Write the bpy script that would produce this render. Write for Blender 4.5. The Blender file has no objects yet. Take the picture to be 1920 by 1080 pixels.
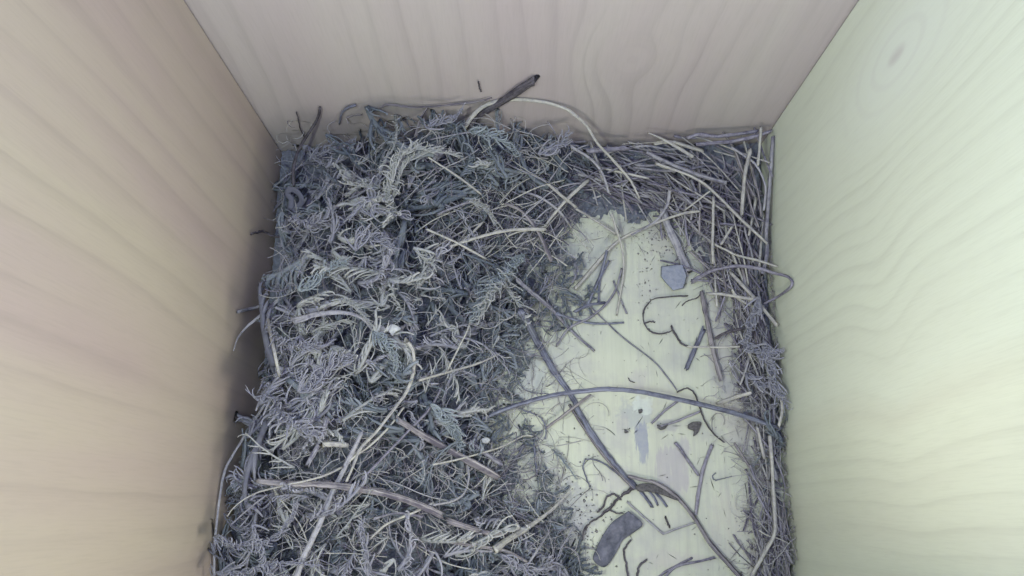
import bpy, math, random
import numpy as np
from mathutils import Vector, Matrix

random.seed(7)
rng = np.random.default_rng(7)
scene = bpy.context.scene
col = scene.collection

# ------------------------------------------------------------------ camera
H = 0.2365                      # lens above the floor board (metres)
FPX = 1530.0                    # focal length in pixels of a 1920 wide picture
TILT = math.atan(421.0 / FPX)
cam = bpy.data.cameras.new('camera')
cam.sensor_width = 36.0
cam.lens = 36.0 * FPX / 1920.0
cam.clip_start = 0.002
cam.clip_end = 10.0
camo = bpy.data.objects.new('camera', cam)
camo.location = (0, 0, H)
camo.rotation_euler = (TILT, 0, 0)
col.objects.link(camo)
scene.camera = camo

XL, XR, YB, YF, ZT = -0.0727, 0.0768, 0.1100, -0.0400, 0.262      # inner faces of the box

# ------------------------------------------------------------------ light
world = bpy.data.worlds.new('World')
scene.world = world
world.use_nodes = True
bg = world.node_tree.nodes['Background']
bg.inputs[0].default_value = (0.45, 0.47, 1.0, 1)
bg.inputs[1].default_value = 2.7


def area(name, loc, target, size, power, color):
    l = bpy.data.lights.new(name, 'AREA')
    l.shape = 'DISK'
    l.size = size
    l.energy = power
    l.color = color
    o = bpy.data.objects.new(name, l)
    o.location = loc
    o.rotation_euler = (Vector(target) - Vector(loc)).to_track_quat('-Z', 'Y').to_euler()
    col.objects.link(o)
    return o


area('camera_lamp', (-0.054, -0.008, 0.248), (0.062, 0.036, 0.05), 0.02, 0.255, (0.92, 1.0, 0.84))
area('entrance_hole_light', (0.022, YF + 0.001, 0.092), (-0.045, 0.09, 0.090), 0.040, 0.125, (1.0, 0.92, 0.80))

scene.view_settings.view_transform = 'Standard'
scene.view_settings.look = 'None'
scene.view_settings.exposure = 0.10
scene.view_settings.gamma = 1.0
scene.view_settings.use_curve_mapping = False
scene.render.filter_size = 2.9
scene.cycles.max_bounces = 5
scene.cycles.diffuse_bounces = 4
scene.cycles.adaptive_threshold = 0.03
scene.cycles.transmission_bounces = 4

# ------------------------------------------------------------------ geometry of the box
ST, CT = math.sin(TILT), math.cos(TILT)


def ray(px, py):
    u = (px - 960.0) / FPX
    v = (540.0 - py) / FPX
    return u, ST + v * CT, -CT + v * ST


def P(px, py, z, m=0.0008):
    """Point of the box at height z (m) seen at this place of the photo, kept inside the walls."""
    dx, dy, dz = ray(px, py)
    t = (H - z) / (-dz)
    if dy * t > YB - m:
        t = (YB - m) / dy
    if dx * t < XL + m:
        t = (XL + m) / dx
    if dx * t > XR - m:
        t = (XR - m) / dx
    return np.array((dx * t, dy * t, H + dz * t))


def wallpoint(px, py, wall):
    dx, dy, dz = ray(px, py)
    t = {'l': XL / dx if dx else 0, 'r': XR / dx if dx else 0, 'b': YB / dy}[wall]
    return dx * t, dy * t, H + dz * t


# heights of the heap: photo place -> height in mm, share of moss (1) or straw (0)
CTRL = [
    (548, 300, 3, .6), (600, 285, 4, 1), (640, 270, 6, 1), (700, 258, 10, 1), (660, 310, 16, 1), (800, 215, 27, 1), (900, 215, 26, 1), (1000, 222, 20, 1),
    (1075, 250, 15, .7), (600, 400, 21, 1), (560, 345, 13, 1), (700, 330, 28, 1), (760, 262, 33, 1), (850, 300, 23, 1),
    (700, 500, 29, 1), (800, 560, 19, 1), (900, 420, 12, .8), (1000, 400, 9, .4), (1050, 330, 14, .7), (950, 560, 14, 1),
    (850, 650, 16, 1), (700, 650, 29, 1), (600, 560, 28, 1), (532, 500, 26, 1), (545, 430, 22, 1), (528, 560, 29, 1), (524, 620, 31, 1), (505, 500, 2, .5), (496, 560, 2, .5), (490, 650, 2, .5), (486, 720, 2, .5), (484, 790, 3, .5), (480, 850, 4, .6), (512, 430, 3, .5), (600, 650, 30, 1), (620, 480, 27, 1),
    (512, 690, 31, 1), (508, 760, 32, 1), (502, 830, 32, 1), (560, 780, 32, 1), (650, 760, 31, 1), (760, 760, 19, 1), (860, 780, 11, 1), (900, 700, 6, 1),
    (960, 800, 2, .6), (700, 900, 27, .9), (550, 930, 33, 1), (480, 925, 31, 1), (450, 1000, 31, 1), (800, 920, 20, .9), (900, 880, 10, .9),
    (960, 900, 6, .9), (1000, 950, 4, .8), (900, 980, 13, .9), (1000, 1050, 12, 1), (700, 1050, 29, 1), (440, 1075, 31, 1),
    (860, 1075, 21, 1), (1060, 1065, 4, .9), (780, 490, 20, 1), (820, 410, 12, .9), (862, 590, 6, .9), (855, 540, 10, 1), (1000, 540, 5, .9), (1040, 560, 4, .6),
    (1030, 470, 6, .4), (960, 470, 8, .6), (900, 600, 13, 1), (940, 640, 5, .8),
    (1150, 290, 11, .1), (1250, 275, 13, 0), (1350, 265, 15, 0), (1430, 255, 16, 0), (1300, 330, 12, 0), (1420, 350, 13, 0),
    (1200, 360, 8, 0), (1120, 350, 10, .3), (1150, 420, 3, 0), (1235, 415, 3, 0), (1350, 430, 8, 0), (1430, 480, 9, 0), (1455, 560, 8, .2),
    (1370, 520, 4, 0), (1435, 680, 9, .7), (1462, 780, 9, .6), (1425, 740, 4, .4), (1400, 620, 4, .2), (1390, 800, 1, 0), (1462, 900, 7, .4), (1435, 900, 2.5, .2),
    (1485, 1000, 8, .3), (1400, 950, 0, 0), (1450, 1070, 5, .2), (1410, 1075, 2, 0), (1360, 700, 0, 0), (1100, 450, 2, .1),
    (1150, 520, 0, 0), (1200, 600, 0, 0), (1150, 700, 0, 0), (1010, 690, 0, .3), (1250, 800, 0, 0), (1100, 850, 0, 0),
    (1200, 1000, 0, 0), (1300, 1000, 0, 0), (1300, 700, 0, 0), (1060, 950, 0, .3), (1090, 760, 0, 0), (1280, 600, 0, 0),
    (1080, 620, 0, 0), (1240, 480, 0, 0), (1340, 880, 0, 0), (1130, 1000, 0, .1), (1000, 780, 0, .1), (1320, 570, 0, 0),
    (1030, 860, 0, .1), (1180, 1100, 0, 0), (1350, 1100, 0, 0),
    (640, 1150, 28, 1), (850, 1150, 20, 1), (450, 1150, 30, 1), (1000, 1150, 10, 1),
]
_cx = np.array([P(a, b, h / 1000.0)[:2] for a, b, h, m in CTRL])
_ch = np.array([h / 1000.0 for a, b, h, m in CTRL])
_cm = np.array([m for a, b, h, m in CTRL], float)


def field(x, y, vals, sg=0.0046):
    x = np.asarray(x, float)
    y = np.asarray(y, float)
    d2 = (x[..., None] - _cx[:, 0]) ** 2 + (y[..., None] - _cx[:, 1]) ** 2
    w = np.exp(-d2 / (2 * sg * sg)) + 1e-9 / (1e-6 + d2)
    return (w * vals).sum(-1) / w.sum(-1)


def hgt(x, y):
    return field(x, y, _ch)


def mossy(x, y):
    return field(x, y, _cm)


def PH(px, py, off):
    """Photo place -> point 'off' metres above the heap (or floor) there."""
    z = 0.012
    for _ in range(14):
        p = P(px, py, z)
        z = 0.5 * z + 0.5 * (float(hgt(p[0], p[1])) + off)
    return P(px, py, z)


# ------------------------------------------------------------------ scene helpers
def tag(o, label=None, cat=None, group=None, kind=None):
    if label: o['label'] = label
    if cat: o['category'] = cat
    if group: o['group'] = group
    if kind: o['kind'] = kind
    return o


def mesh_from(name, V, F, mats, smooth=True, uv=None, att=None):
    me = bpy.data.meshes.new(name)
    me.from_pydata([tuple(v) for v in V], [], [tuple(f) for f in F])
    for m in (mats if isinstance(mats, (list, tuple)) else [mats]):
        me.materials.append(m)
    if smooth:
        me.polygons.foreach_set('use_smooth', [True] * len(me.polygons))
    if uv is not None:
        lay = me.uv_layers.new(name='UVMap')
        li = np.empty(len(me.loops), np.int32)
        me.loops.foreach_get('vertex_index', li)
        lay.data.foreach_set('uv', np.asarray(uv, np.float32)[li].ravel())
    if att is not None:
        a = me.attributes.new('shade', 'FLOAT', 'POINT')
        a.data.foreach_set('value', np.asarray(att, np.float32))
    me.update()
    return me


def link(name, me, parent=None):
    o = bpy.data.objects.new(name, me)
    col.objects.link(o)
    if parent is not None:
        o.parent = parent
    return o


def empty(name, loc):
    o = bpy.data.objects.new(name, None)
    o.empty_display_size = 0.005
    o.location = loc
    col.objects.link(o)
    return o


def box(x0, x1, y0, y1, z0, z1):
    V = [(x, y, z) for x in (x0, x1) for y in (y0, y1) for z in (z0, z1)]
    F = [(0, 1, 3, 2), (4, 6, 7, 5), (0, 4, 5, 1), (2, 3, 7, 6), (0, 2, 6, 4), (1, 5, 7, 3)]
    return V, F


# ------------------------------------------------------------------ node helpers
class NT:
    def __init__(self, name):
        self.m = bpy.data.materials.new(name)
        self.m.use_nodes = True
        self.t = self.m.node_tree
        self.b = self.t.nodes['Principled BSDF']
        self.b.inputs['Roughness'].default_value = 0.75
        self.b.inputs['Specular IOR Level'].default_value = 0.2

    def n(self, typ, **kw):
        nd = self.t.nodes.new(typ)
        for k, v in kw.items():
            setattr(nd, k, v)
        return nd

    def put(self, sock, v):
        if isinstance(v, bpy.types.NodeSocket):
            self.t.links.new(v, sock)
        elif v is not None:
            sock.default_value = v

    def math(self, op, a, b=None, c=None, clamp=False):
        nd = self.n('ShaderNodeMath', operation=op)
        nd.use_clamp = clamp
        self.put(nd.inputs[0], a)
        if b is not None: self.put(nd.inputs[1], b)
        if c is not None: self.put(nd.inputs[2], c)
        return nd.outputs[0]

    def mix(self, f, a, b, typ='MIX'):
        nd = self.n('ShaderNodeMix', data_type='RGBA', blend_type=typ)
        self.put(nd.inputs[0], f)
        self.put(nd.inputs[6], a if isinstance(a, bpy.types.NodeSocket) else (*a, 1))
        self.put(nd.inputs[7], b if isinstance(b, bpy.types.NodeSocket) else (*b, 1))
        return nd.outputs[2]

    def noise(self, vec, scale, detail=3, rough=0.5, out=0, dist=0.0):
        nd = self.n('ShaderNodeTexNoise')
        self.put(nd.inputs['Vector'], vec)
        nd.inputs['Scale'].default_value = scale
        nd.inputs['Detail'].default_value = detail
        nd.inputs['Roughness'].default_value = rough
        nd.inputs['Distortion'].default_value = dist
        return nd.outputs[out]

    def comb(self, x, y, z=0.0):
        nd = self.n('ShaderNodeCombineXYZ')
        self.put(nd.inputs[0], x); self.put(nd.inputs[1], y); self.put(nd.inputs[2], z)
        return nd.outputs[0]

    def ramp(self, f, stops):
        nd = self.n('ShaderNodeValToRGB')
        el = nd.color_ramp.elements
        while len(el) < len(stops):
            el.new(0.5)
        for e, (p, c) in zip(el, stops):
            e.position = p
            e.color = (*c, 1) if len(c) == 3 else c
        self.put(nd.inputs[0], f)
        return nd.outputs[0]

    def sep(self, v):
        nd = self.n('ShaderNodeSeparateXYZ')
        self.put(nd.inputs[0], v)
        return nd.outputs

    def bump(self, h, strength, dist=0.0003):
        nd = self.n('ShaderNodeBump')
        nd.inputs['Strength'].default_value = strength
        nd.inputs['Distance'].default_value = dist
        self.put(nd.inputs['Height'], h)
        self.put(self.b.inputs['Normal'], nd.outputs[0])

    def color(self, c):
        self.put(self.b.inputs['Base Color'], c if isinstance(c, bpy.types.NodeSocket) else (*c, 1))
        return self.m


def smooth_mask(k, u, v, cu, cv, ru, rv):
    """exp(-(du/ru)^2-(dv/rv)^2)"""
    a = k.math('DIVIDE', k.math('SUBTRACT', u, cu), ru)
    b = k.math('DIVIDE', k.math('SUBTRACT', v, cv), rv)
    r2 = k.math('ADD', k.math('MULTIPLY', a, a), k.math('MULTIPLY', b, b))
    return k.math('EXPONENT', k.math('MULTIPLY', r2, -1.0)), r2


def wood(name, ua, va, base, pink, pale, knots=(), kinks=(), bands=210.0, seed=0.0, contrast=1.0, floor=False, halo=None, wav=1.0, split=None):
    """Planed pale softwood: growth bands run along axis va, knots bend them."""
    k = NT(name)
    tc = k.n('ShaderNodeTexCoord').outputs['Object']
    s = k.sep(tc)
    u, v = s[ua], s[va]
    n1 = k.noise(k.comb(k.math('MULTIPLY', u, 14.0), k.math('MULTIPLY', v, 4.0), seed), 1.0, 2, 0.5)
    n2 = k.noise(k.comb(k.math('MULTIPLY', u, 55.0), k.math('MULTIPLY', v, 16.0), seed + 3), 1.0, 2, 0.5)
    f = k.math('ADD', u, k.math('MULTIPLY', k.math('SUBTRACT', n1, 0.5), 0.036 * wav))
    f = k.math('ADD', f, k.math('MULTIPLY', k.math('SUBTRACT', n2, 0.5), 0.004))
    for (cu, cv, ru, rv, amp) in kinks:
        g, _ = smooth_mask(k, u, v, cu, cv, ru, rv)
        f = k.math('ADD', f, k.math('MULTIPLY', g, amp))
    core = gh = None
    for (cu, cv, ru, rv) in knots:
        g, r2 = smooth_mask(k, u, v, cu, cv, ru, rv)
        ring = k.math('MULTIPLY', k.math('SQRT', r2), ru * 0.8)
        md = k.n('ShaderNodeMix', data_type='FLOAT')
        k.put(md.inputs[0], g); k.put(md.inputs[2], f); k.put(md.inputs[3], k.math('ADD', ring, cu))
        f = md.outputs[0]
        gh = g
        g2, _ = smooth_mask(k, u, v, cu, cv, ru * 0.09, rv * 0.12)
        core = g2 if core is None else k.math('MAXIMUM', core, g2)
    fn = k.noise(k.comb(k.math('MULTIPLY', f, bands * 0.55), seed, 0.0), 1.0, 2, 0.6)      # bands of uneven width
    saw = k.math('FRACT', k.math('ADD', k.math('MULTIPLY', f, bands), k.math('MULTIPLY', fn, 1.3)))
    line = k.ramp(saw, [(0.0, (.25,) * 3), (0.10, (0,) * 3), (0.62, (.12,) * 3), (0.92, (.95,) * 3), (1.0, (.1,) * 3)])
    strength = k.noise(k.comb(k.math('MULTIPLY', f, 60.0), k.math('MULTIPLY', v, 9.0), seed + 5), 1.0, 2)
    strength = k.ramp(strength, [(0.32, (0,) * 3), (0.72, (1,) * 3)])
    linef = k.math('MULTIPLY', k.math('MULTIPLY', line, strength), 0.36 * contrast)
    broad = k.noise(k.comb(k.math('MULTIPLY', f, 42.0), k.math('MULTIPLY', v, 4.0), seed + 9), 1.0, 3)
    broad = k.ramp(broad, [(0.38, (0,) * 3), (0.66, (1,) * 3)])
    c = k.mix(k.math('MULTIPLY', broad, 0.95 * contrast), pale, pink)
    tone = k.noise(k.comb(k.math('MULTIPLY', u, 22.0), k.math('MULTIPLY', v, 14.0), seed + 2), 1.0, 3)
    c = k.mix(k.ramp(tone, [(0.35, (0,) * 3), (0.7, (.8,) * 3)]), c, base)
    if split:
        sm = k.ramp(k.math('ADD', k.math('MULTIPLY', k.math('SUBTRACT', f, split[0] - .002), 160.0), 0.5), [(0.0, (0,) * 3), (1.0, (1,) * 3)])
        c = k.mix(k.math('MULTIPLY', sm, 0.55), c, split[1])
    c = k.mix(linef, c, tuple(x * 0.42 for x in pink))
    fine = k.noise(k.comb(k.math('MULTIPLY', u, 2600.0), k.math('MULTIPLY', v, 120.0), seed), 1.0, 3, 0.65)
    c = k.mix(k.math('MULTIPLY', k.ramp(fine, [(0.45, (0,) * 3), (0.85, (1,) * 3)]), 0.16), c, tuple(x * 0.5 for x in base))
    if core is not None:
        wob = k.math('MULTIPLY', k.math('SUBTRACT', n2, 0.5), 9.0)
        rings = k.math('SINE', k.math('ADD', k.math('MULTIPLY', k.math('SQRT', r2), 19.0), wob))
        if halo:
            c = k.mix(k.math('MULTIPLY', gh, 0.6), c, halo)
        rf = k.math('MULTIPLY', k.math('MULTIPLY', k.ramp(rings, [(0.3, (0,) * 3), (1.0, (1,) * 3)]), gh), 0.11)
        c = k.mix(rf, c, (0.37, 0.33, 0.37))
        c = k.mix(k.math('MULTIPLY', core, 0.42 if halo else 0.18), c, (0.36, 0.31, 0.34))
    k.u, k.v, k.f, k.fine = u, v, f, fine
    k.b.inputs['Roughness'].default_value = 0.62
    k.bump(k.math('ADD', k.math('MULTIPLY', fine, 0.5), k.math('MULTIPLY', line, 0.35)), 0.25, 0.00012)
    k.c = c
    if not floor:
        k.color(c)
    return k


rk = wallpoint(1680, 105, 'r')
bk = wallpoint(1186, 112, 'b')
rq = wallpoint(1660, 600, 'r')
rq2 = wallpoint(1640, 350, 'r')
M_LEFT = wood('wood_left_wall', 1, 2, (.51, .455, .37), (.46, .36, .37), (.545, .50, .39), seed=1.3, bands=130, contrast=.85, wav=.5).m  # wall tints carry the lens colour cast besides the wood's own colour
M_RIGHT = wood('wood_right_wall', 1, 2, (.58, .63, .51), (.53, .53, .45), (.64, .69, .57),
               knots=[(rk[1], rk[2], .011, .026)], kinks=[(rq[1], rq[2], .03, .012, .005)],
               seed=4.1, bands=215, contrast=.5, wav=.5, halo=(.68, .75, .69), split=(wallpoint(1780, 690, 'r')[1], (.67, .75, .64))).m
M_BACK = wood('wood_back_wall', 0, 2, (.44, .415, .425), (.41, .35, .39), (.47, .45, .44),
              knots=[(bk[0], bk[2], .011, .016)], seed=7.7, bands=150, contrast=.7, wav=.7).m
M_FRONT = wood('wood_front_wall', 0, 2, (.44, .43, .40), (.40, .36, .35), (.47, .46, .43), seed=2.2).m

# floor board: pale, with scraped grey stains that have a shape of their own
kf = wood('wood_floor', 0, 1, (.515, .565, .465), (.485, .51, .43), (.545, .59, .485), seed=5.5, bands=130, contrast=.45, floor=True)
c = kf.c
tcf = kf.n('ShaderNodeTexCoord').outputs['Object']
ragged = kf.noise(kf.comb(kf.math('MULTIPLY', kf.u, 900.0), kf.math('MULTIPLY', kf.v, 110.0), 0.0), 1.0, 4, 0.65)
blotch = kf.noise(tcf, 420.0, 4, 0.6)


def stain(c, px, py, wpx, hpx, colr, amount, mode='streak', edge=0.10):
    p = P(px, py, 0.0)
    pw = abs(P(px + wpx, py, 0)[0] - P(px - wpx, py, 0)[0]) / 2
    ph = abs(P(px, py + hpx, 0)[1] - P(px, py - hpx, 0)[1]) / 2
    a = kf.math('ABSOLUTE', kf.math('DIVIDE', kf.math('SUBTRACT', kf.u, float(p[0])), float(pw)))
    b = kf.math('ABSOLUTE', kf.math('DIVIDE', kf.math('SUBTRACT', kf.v, float(p[1])), float(ph)))
    pwr = 4.0 if mode == 'patch' else 2.0
    r = kf.math('ADD', kf.math('POWER', a, pwr), kf.math('POWER', b, pwr))
    nz = ragged if mode in ('streak', 'patch') else blotch
    r = kf.math('ADD', r, kf.math('MULTIPLY', kf.math('SUBTRACT', nz, 0.5), 3.6))
    m = kf.ramp(r, [(0.0, (1,) * 3), (max(0.0, .62 - edge * 1.6), (1,) * 3), (min(1.0, .66 + edge * 1.6), (0,) * 3)])
    m = kf.math('MULTIPLY', kf.math('MULTIPLY', m, amount), kf.ramp(blotch, [(0.2, (.65,) * 3), (0.7, (1,) * 3)]))
    return kf.mix(m, c, colr)


for args in [
    (1262, 878, 34, 44, (.40, .38, .42), .75, 'patch', .12), (1205, 828, 16, 44, (.27, .30, .38), .95, 'streak', .08),
    (1192, 775, 36, 34, (.36, .40, .43), .75, 'blot', .15), (1205, 760, 26, 20, (.62, .70, .66), .7, 'blot', .12),
    (1195, 712, 22, 26, (.44, .44, .44), .55, 'streak', .2), (1250, 798, 26, 14, (.30, .29, .36), .55, 'blot', .15),
    (1170, 800, 14, 30, (.42, .42, .44), .5, 'streak', .2), (1285, 840, 12, 26, (.38, .36, .42), .6, 'streak', .15),
    (1240, 925, 46, 20, (.46, .44, .44), .5, 'blot', .25), (1380, 985, 60, 80, (.46, .42, .42), .35, 'streak', .3),
    (1215, 520, 26, 60, (.44, .46, .44), .45, 'blot', .2), (1240, 455, 34, 36, (.38, .38, .36), .6, 'blot', .2),
    (1060, 960, 70, 70, (.32, .34, .37), .8, 'blot', .25), (980, 700, 60, 90, (.36, .40, .42), .7, 'blot', .25),
    (1010, 880, 40, 80, (.40, .43, .43), .6, 'blot', .25), (1100, 480, 70, 50, (.42, .45, .44), .7, 'blot', .25),
    (1440, 1060, 50, 50, (.34, .30, .31), .7, 'blot', .25), (1350, 640, 30, 120, (.44, .42, .45), .5, 'streak', .25),
    (1045, 690, 16, 90, (.40, .42, .43), .45, 'streak', .25), (1390, 780, 50, 90, (.42, .39, .44), .5, 'blot', .25),
    (1160, 900, 50, 26, (.44, .43, .46), .5, 'blot', .25), (1265, 1050, 90, 22, (.48, .45, .46), .45, 'blot', .25),
]:
    c = stain(c, *args)
smear = kf.noise(kf.comb(kf.math('MULTIPLY', kf.u, 700.0), kf.math('MULTIPLY', kf.v, 38.0), 4.0), 1.0, 5, .7)
c = kf.mix(kf.math('MULTIPLY', kf.ramp(smear, [(0.5, (0,) * 3), (0.75, (1,) * 3)]), 0.45), c, (.33, .34, .36))
grime = kf.noise(tcf, 75.0, 5, .65)
c = kf.mix(kf.math('MULTIPLY', kf.ramp(grime, [(0.46, (0,) * 3), (0.70, (1,) * 3)]), 0.55), c, (.37, .38, .40))
# dark fly specks
vor = kf.n('ShaderNodeTexVoronoi')
vor.inputs['Scale'].default_value = 330.0
kf.put(vor.inputs['Vector'], tcf)
pick = kf.math('GREATER_THAN', kf.noise(tcf, 130.0, 2), 0.56)
spk = kf.ramp(vor.outputs['Distance'], [(0.03, (1,) * 3), (0.07, (0,) * 3)])
c = kf.mix(kf.math('MULTIPLY', kf.math('MULTIPLY', spk, pick), 0.75), c, (.10, .09, .10))
M_FLOOR = kf.color(c)


def fibre(name, light, dark, streak=1.0, along=30.0, rough=.7, var=.28, spec=.2):
    """Dry stalk: streaks along its length (UV: u round the stalk, v along it), uneven patches, a tone per object."""
    k = NT(name)
    uv = k.sep(k.n('ShaderNodeTexCoord').outputs['UV'])
    oi = k.n('ShaderNodeObjectInfo').outputs['Random']
    off = k.math('MULTIPLY', oi, 37.0)
    st = k.noise(k.comb(k.math('ADD', k.math('MULTIPLY', uv[0], 13.0), off), k.math('MULTIPLY', uv[1], along * 5), off), 1.0, 4, .6)
    pt = k.noise(k.comb(k.math('MULTIPLY', uv[0], 2.0), k.math('MULTIPLY', uv[1], along * 26), off), 1.0, 4, .65)
    f = k.math('MULTIPLY', k.ramp(st, [(0.38, (0,) * 3), (0.60, (1,) * 3)]), 0.62 * streak)
    f = k.math('ADD', f, k.math('MULTIPLY', k.ramp(pt, [(0.45, (0,) * 3), (0.66, (1,) * 3)]), 0.5))
    f = k.math('ADD', f, k.math('MULTIPLY', k.math('SUBTRACT', oi, 0.5), var), clamp=True)
    k.b.inputs['Roughness'].default_value = rough
    k.b.inputs['Specular IOR Level'].default_value = spec
    k.bump(st, 0.5, 0.00015)
    return k.color(k.mix(f, light, dark))


M_PALE = fibre('pale_straw', (.50, .51, .46), (.24, .24, .26))
M_GREY = fibre('grey_straw', (.36, .37, .40), (.12, .12, .165), var=.6)
M_LAV = fibre('lavender_straw', (.30, .30, .36), (.09, .087, .13), var=.5)
M_STEM = fibre('slate_stem', (.24, .265, .34), (.075, .08, .12), along=14, var=.2, streak=1.2)
M_DARK = fibre('dark_twig', (.13, .125, .145), (.035, .032, .042), rough=.8)
M_BROWNGREY = fibre('weathered_stalk', (.36, .35, .36), (.09, .085, .11), streak=1.3, along=8)


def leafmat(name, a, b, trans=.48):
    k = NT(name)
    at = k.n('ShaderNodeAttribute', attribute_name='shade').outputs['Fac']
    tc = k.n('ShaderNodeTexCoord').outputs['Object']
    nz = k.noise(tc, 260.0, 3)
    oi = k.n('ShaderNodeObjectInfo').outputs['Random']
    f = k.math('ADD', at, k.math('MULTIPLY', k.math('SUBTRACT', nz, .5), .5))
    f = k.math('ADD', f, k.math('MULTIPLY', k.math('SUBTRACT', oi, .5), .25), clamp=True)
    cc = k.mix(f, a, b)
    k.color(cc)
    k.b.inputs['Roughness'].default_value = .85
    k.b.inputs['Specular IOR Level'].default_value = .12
    tr = k.n('ShaderNodeBsdfTranslucent')
    k.put(tr.inputs[0], cc)
    mx = k.n('ShaderNodeMixShader')
    mx.inputs[0].default_value = trans
    k.t.links.new(k.b.outputs[0], mx.inputs[1])
    k.t.links.new(tr.outputs[0], mx.inputs[2])
    out = [n for n in k.t.nodes if n.type == 'OUTPUT_MATERIAL'][0]
    k.t.links.new(mx.outputs[0], out.inputs[0])
    return k.m


M_MOSS = leafmat('shaded_moss_leaves', (.185, .225, .28), (.44, .495, .555))  # darker than the sprigs' moss, so shade between tufts sits in the colour
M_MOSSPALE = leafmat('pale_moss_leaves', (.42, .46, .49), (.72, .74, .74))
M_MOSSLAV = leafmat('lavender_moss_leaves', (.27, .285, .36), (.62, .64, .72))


def plain(name, a, b, scale, rough=.85):
    k = NT(name)
    tc = k.n('ShaderNodeTexCoord').outputs['Object']
    n = k.noise(tc, scale, 5, .6)
    k.b.inputs['Roughness'].default_value = rough
    k.bump(n, .6, .0003)
    return k.color(k.mix(k.ramp(n, [(.3, (0,) * 3), (.7, (1,) * 3)]), a, b))


M_MAT = plain('litter_gap_shade', (.09, .105, .14), (.20, .225, .27), 900)  # litter colour, darkened to stand in for shade between the moss
M_BARK = plain('slate_bark', (.06, .068, .092), (.19, .20, .25), 480)
M_CHIP = plain('grey_chip', (.19, .22, .29), (.30, .33, .40), 900)
M_SCRAP = plain('dark_scrap', (.05, .05, .055), (.16, .16, .17), 1500)
M_CRUMB = plain('crumb', (.12, .12, .135), (.38, .38, .39), 350)
M_WAX = plain('waxy_white', (.50, .53, .54), (.30, .33, .37), 1100)
M_RESIN = NT('resin')
M_RESIN.b.inputs['Roughness'].default_value = .25
M_RESIN.b.inputs['Specular IOR Level'].default_value = .6
M_RESIN = M_RESIN.color((.78, .80, .66))

# ------------------------------------------------------------------ the nest box
T = 0.014
nb = empty('nest_box', ((XL + XR) / 2, (YB + YF) / 2, 0))
tag(nb, 'pale planed softwood nest box seen from inside, open above the littered floor', 'nest box')
inv = Matrix.Translation(-Vector(nb.location))


def panel(name, b, mat, label):
    V, F = box(*b)
    o = link(name, mesh_from(name, V, F, mat, smooth=False), nb)
    o.matrix_parent_inverse = inv
    bv = o.modifiers.new('edge', 'BEVEL')
    bv.width = 0.0005
    bv.segments = 2
    o['label'] = label
    return o


G = 0.0003
panel('floor_board', (XL + G, XR - G, YF + G, YB - G, -T, 0.0), M_FLOOR, 'pale floor board with grey scraped stains and dark specks')
panel('back_wall', (XL - T, XR + T, YB, YB + T, -T, ZT), M_BACK, 'greyish back wall with a faint round knot')
panel('front_wall', (XL - T, XR + T, YF - T, YF, -T, ZT), M_FRONT, 'front wall of the box')
panel('side_wall', (XL - T, XL, YF + G, YB - G, -T, ZT), M_LEFT, 'beige left wall with broad pinkish grain')
rwall = panel('side_wall', (XR, XR + T, YF + G, YB - G, -T, ZT), M_RIGHT, 'pale greenish right wall with wavy grain and a knot')


# ------------------------------------------------------------------ stalks
def catmull(pts, per=5):
    pts = np.asarray(pts, float)
    if len(pts) == 2:
        t = np.linspace(0, 1, per * 2 + 1)[:, None]
        return pts[0] * (1 - t) + pts[1] * t
    e = np.vstack([2 * pts[0] - pts[1], pts, 2 * pts[-1] - pts[-2]])
    out = []
    for i in range(1, len(e) - 2):
        p0, p1, p2, p3 = e[i - 1], e[i], e[i + 1], e[i + 2]
        for t in np.linspace(0, 1, per, endpoint=False):
            out.append(0.5 * ((2 * p1) + (-p0 + p2) * t + (2 * p0 - 5 * p1 + 4 * p2 - p3) * t * t + (-p0 + 3 * p1 - 3 * p2 + p3) * t ** 3))
    out.append(pts[-1])
    return np.array(out)


def tube(path, rad, sides=7, flat=1.0, twist=0.0, up=(0, 0, 1), fold=0.0, ridge=0.0, ragged=0.0):
    """Closed tapered tube along path; rad: radius per point; flat<1 squashes it along the 'up' side."""
    path = np.asarray(path, float)
    n = len(path)
    rad = np.broadcast_to(np.asarray(rad, float), (n,))
    tg = np.gradient(path, axis=0)
    tg /= np.linalg.norm(tg, axis=1)[:, None] + 1e-12
    up = np.asarray(up, float)
    V, U = [], []
    rg = [1 + random.uniform(-ridge, ridge) for _ in range(sides)]
    ln = np.concatenate([[0], np.cumsum(np.linalg.norm(np.diff(path, axis=0), axis=1))])
    prev = None
    for i in range(n):
        b = up if prev is None else prev
        nn = b - tg[i] * b.dot(tg[i])
        if np.linalg.norm(nn) < 1e-3:
            nn = np.array((1.0, .3, 0)) - tg[i] * tg[i][0]
        nn /= np.linalg.norm(nn)
        prev = nn
        bb = np.cross(tg[i], nn)
        tw = twist * i / max(1, n - 1)
        n2 = nn * math.cos(tw) + bb * math.sin(tw)
        b2 = -nn * math.sin(tw) + bb * math.cos(tw)
        for s in range(sides):
            a = 2 * math.pi * s / sides
            ca, sa = math.cos(a), math.sin(a)
            e = 0.0
            if ragged and i in (0, n - 1):
                e = random.uniform(-1, 1) * ragged * rad[i]
            V.append(path[i] + (b2 * ca + n2 * (sa * flat + fold * abs(ca))) * (rad[i] * rg[s] * (1 + random.uniform(-ridge, ridge) * .35)) + tg[i] * e)
            U.append((s / sides, ln[i]))
    F = []
    for i in range(n - 1):
        for s in range(sides):
            a, b = i * sides + s, i * sides + (s + 1) % sides
            F.append((a, b, b + sides, a + sides))
    F.append(tuple(range(sides - 1, -1, -1)))
    F.append(tuple(range((n - 1) * sides, n * sides)))
    return V, F, U


def pxm(p):
    """metres per photo pixel at point p"""
    return ((p[1] * ST) + (H - p[2]) * CT) / FPX


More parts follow.
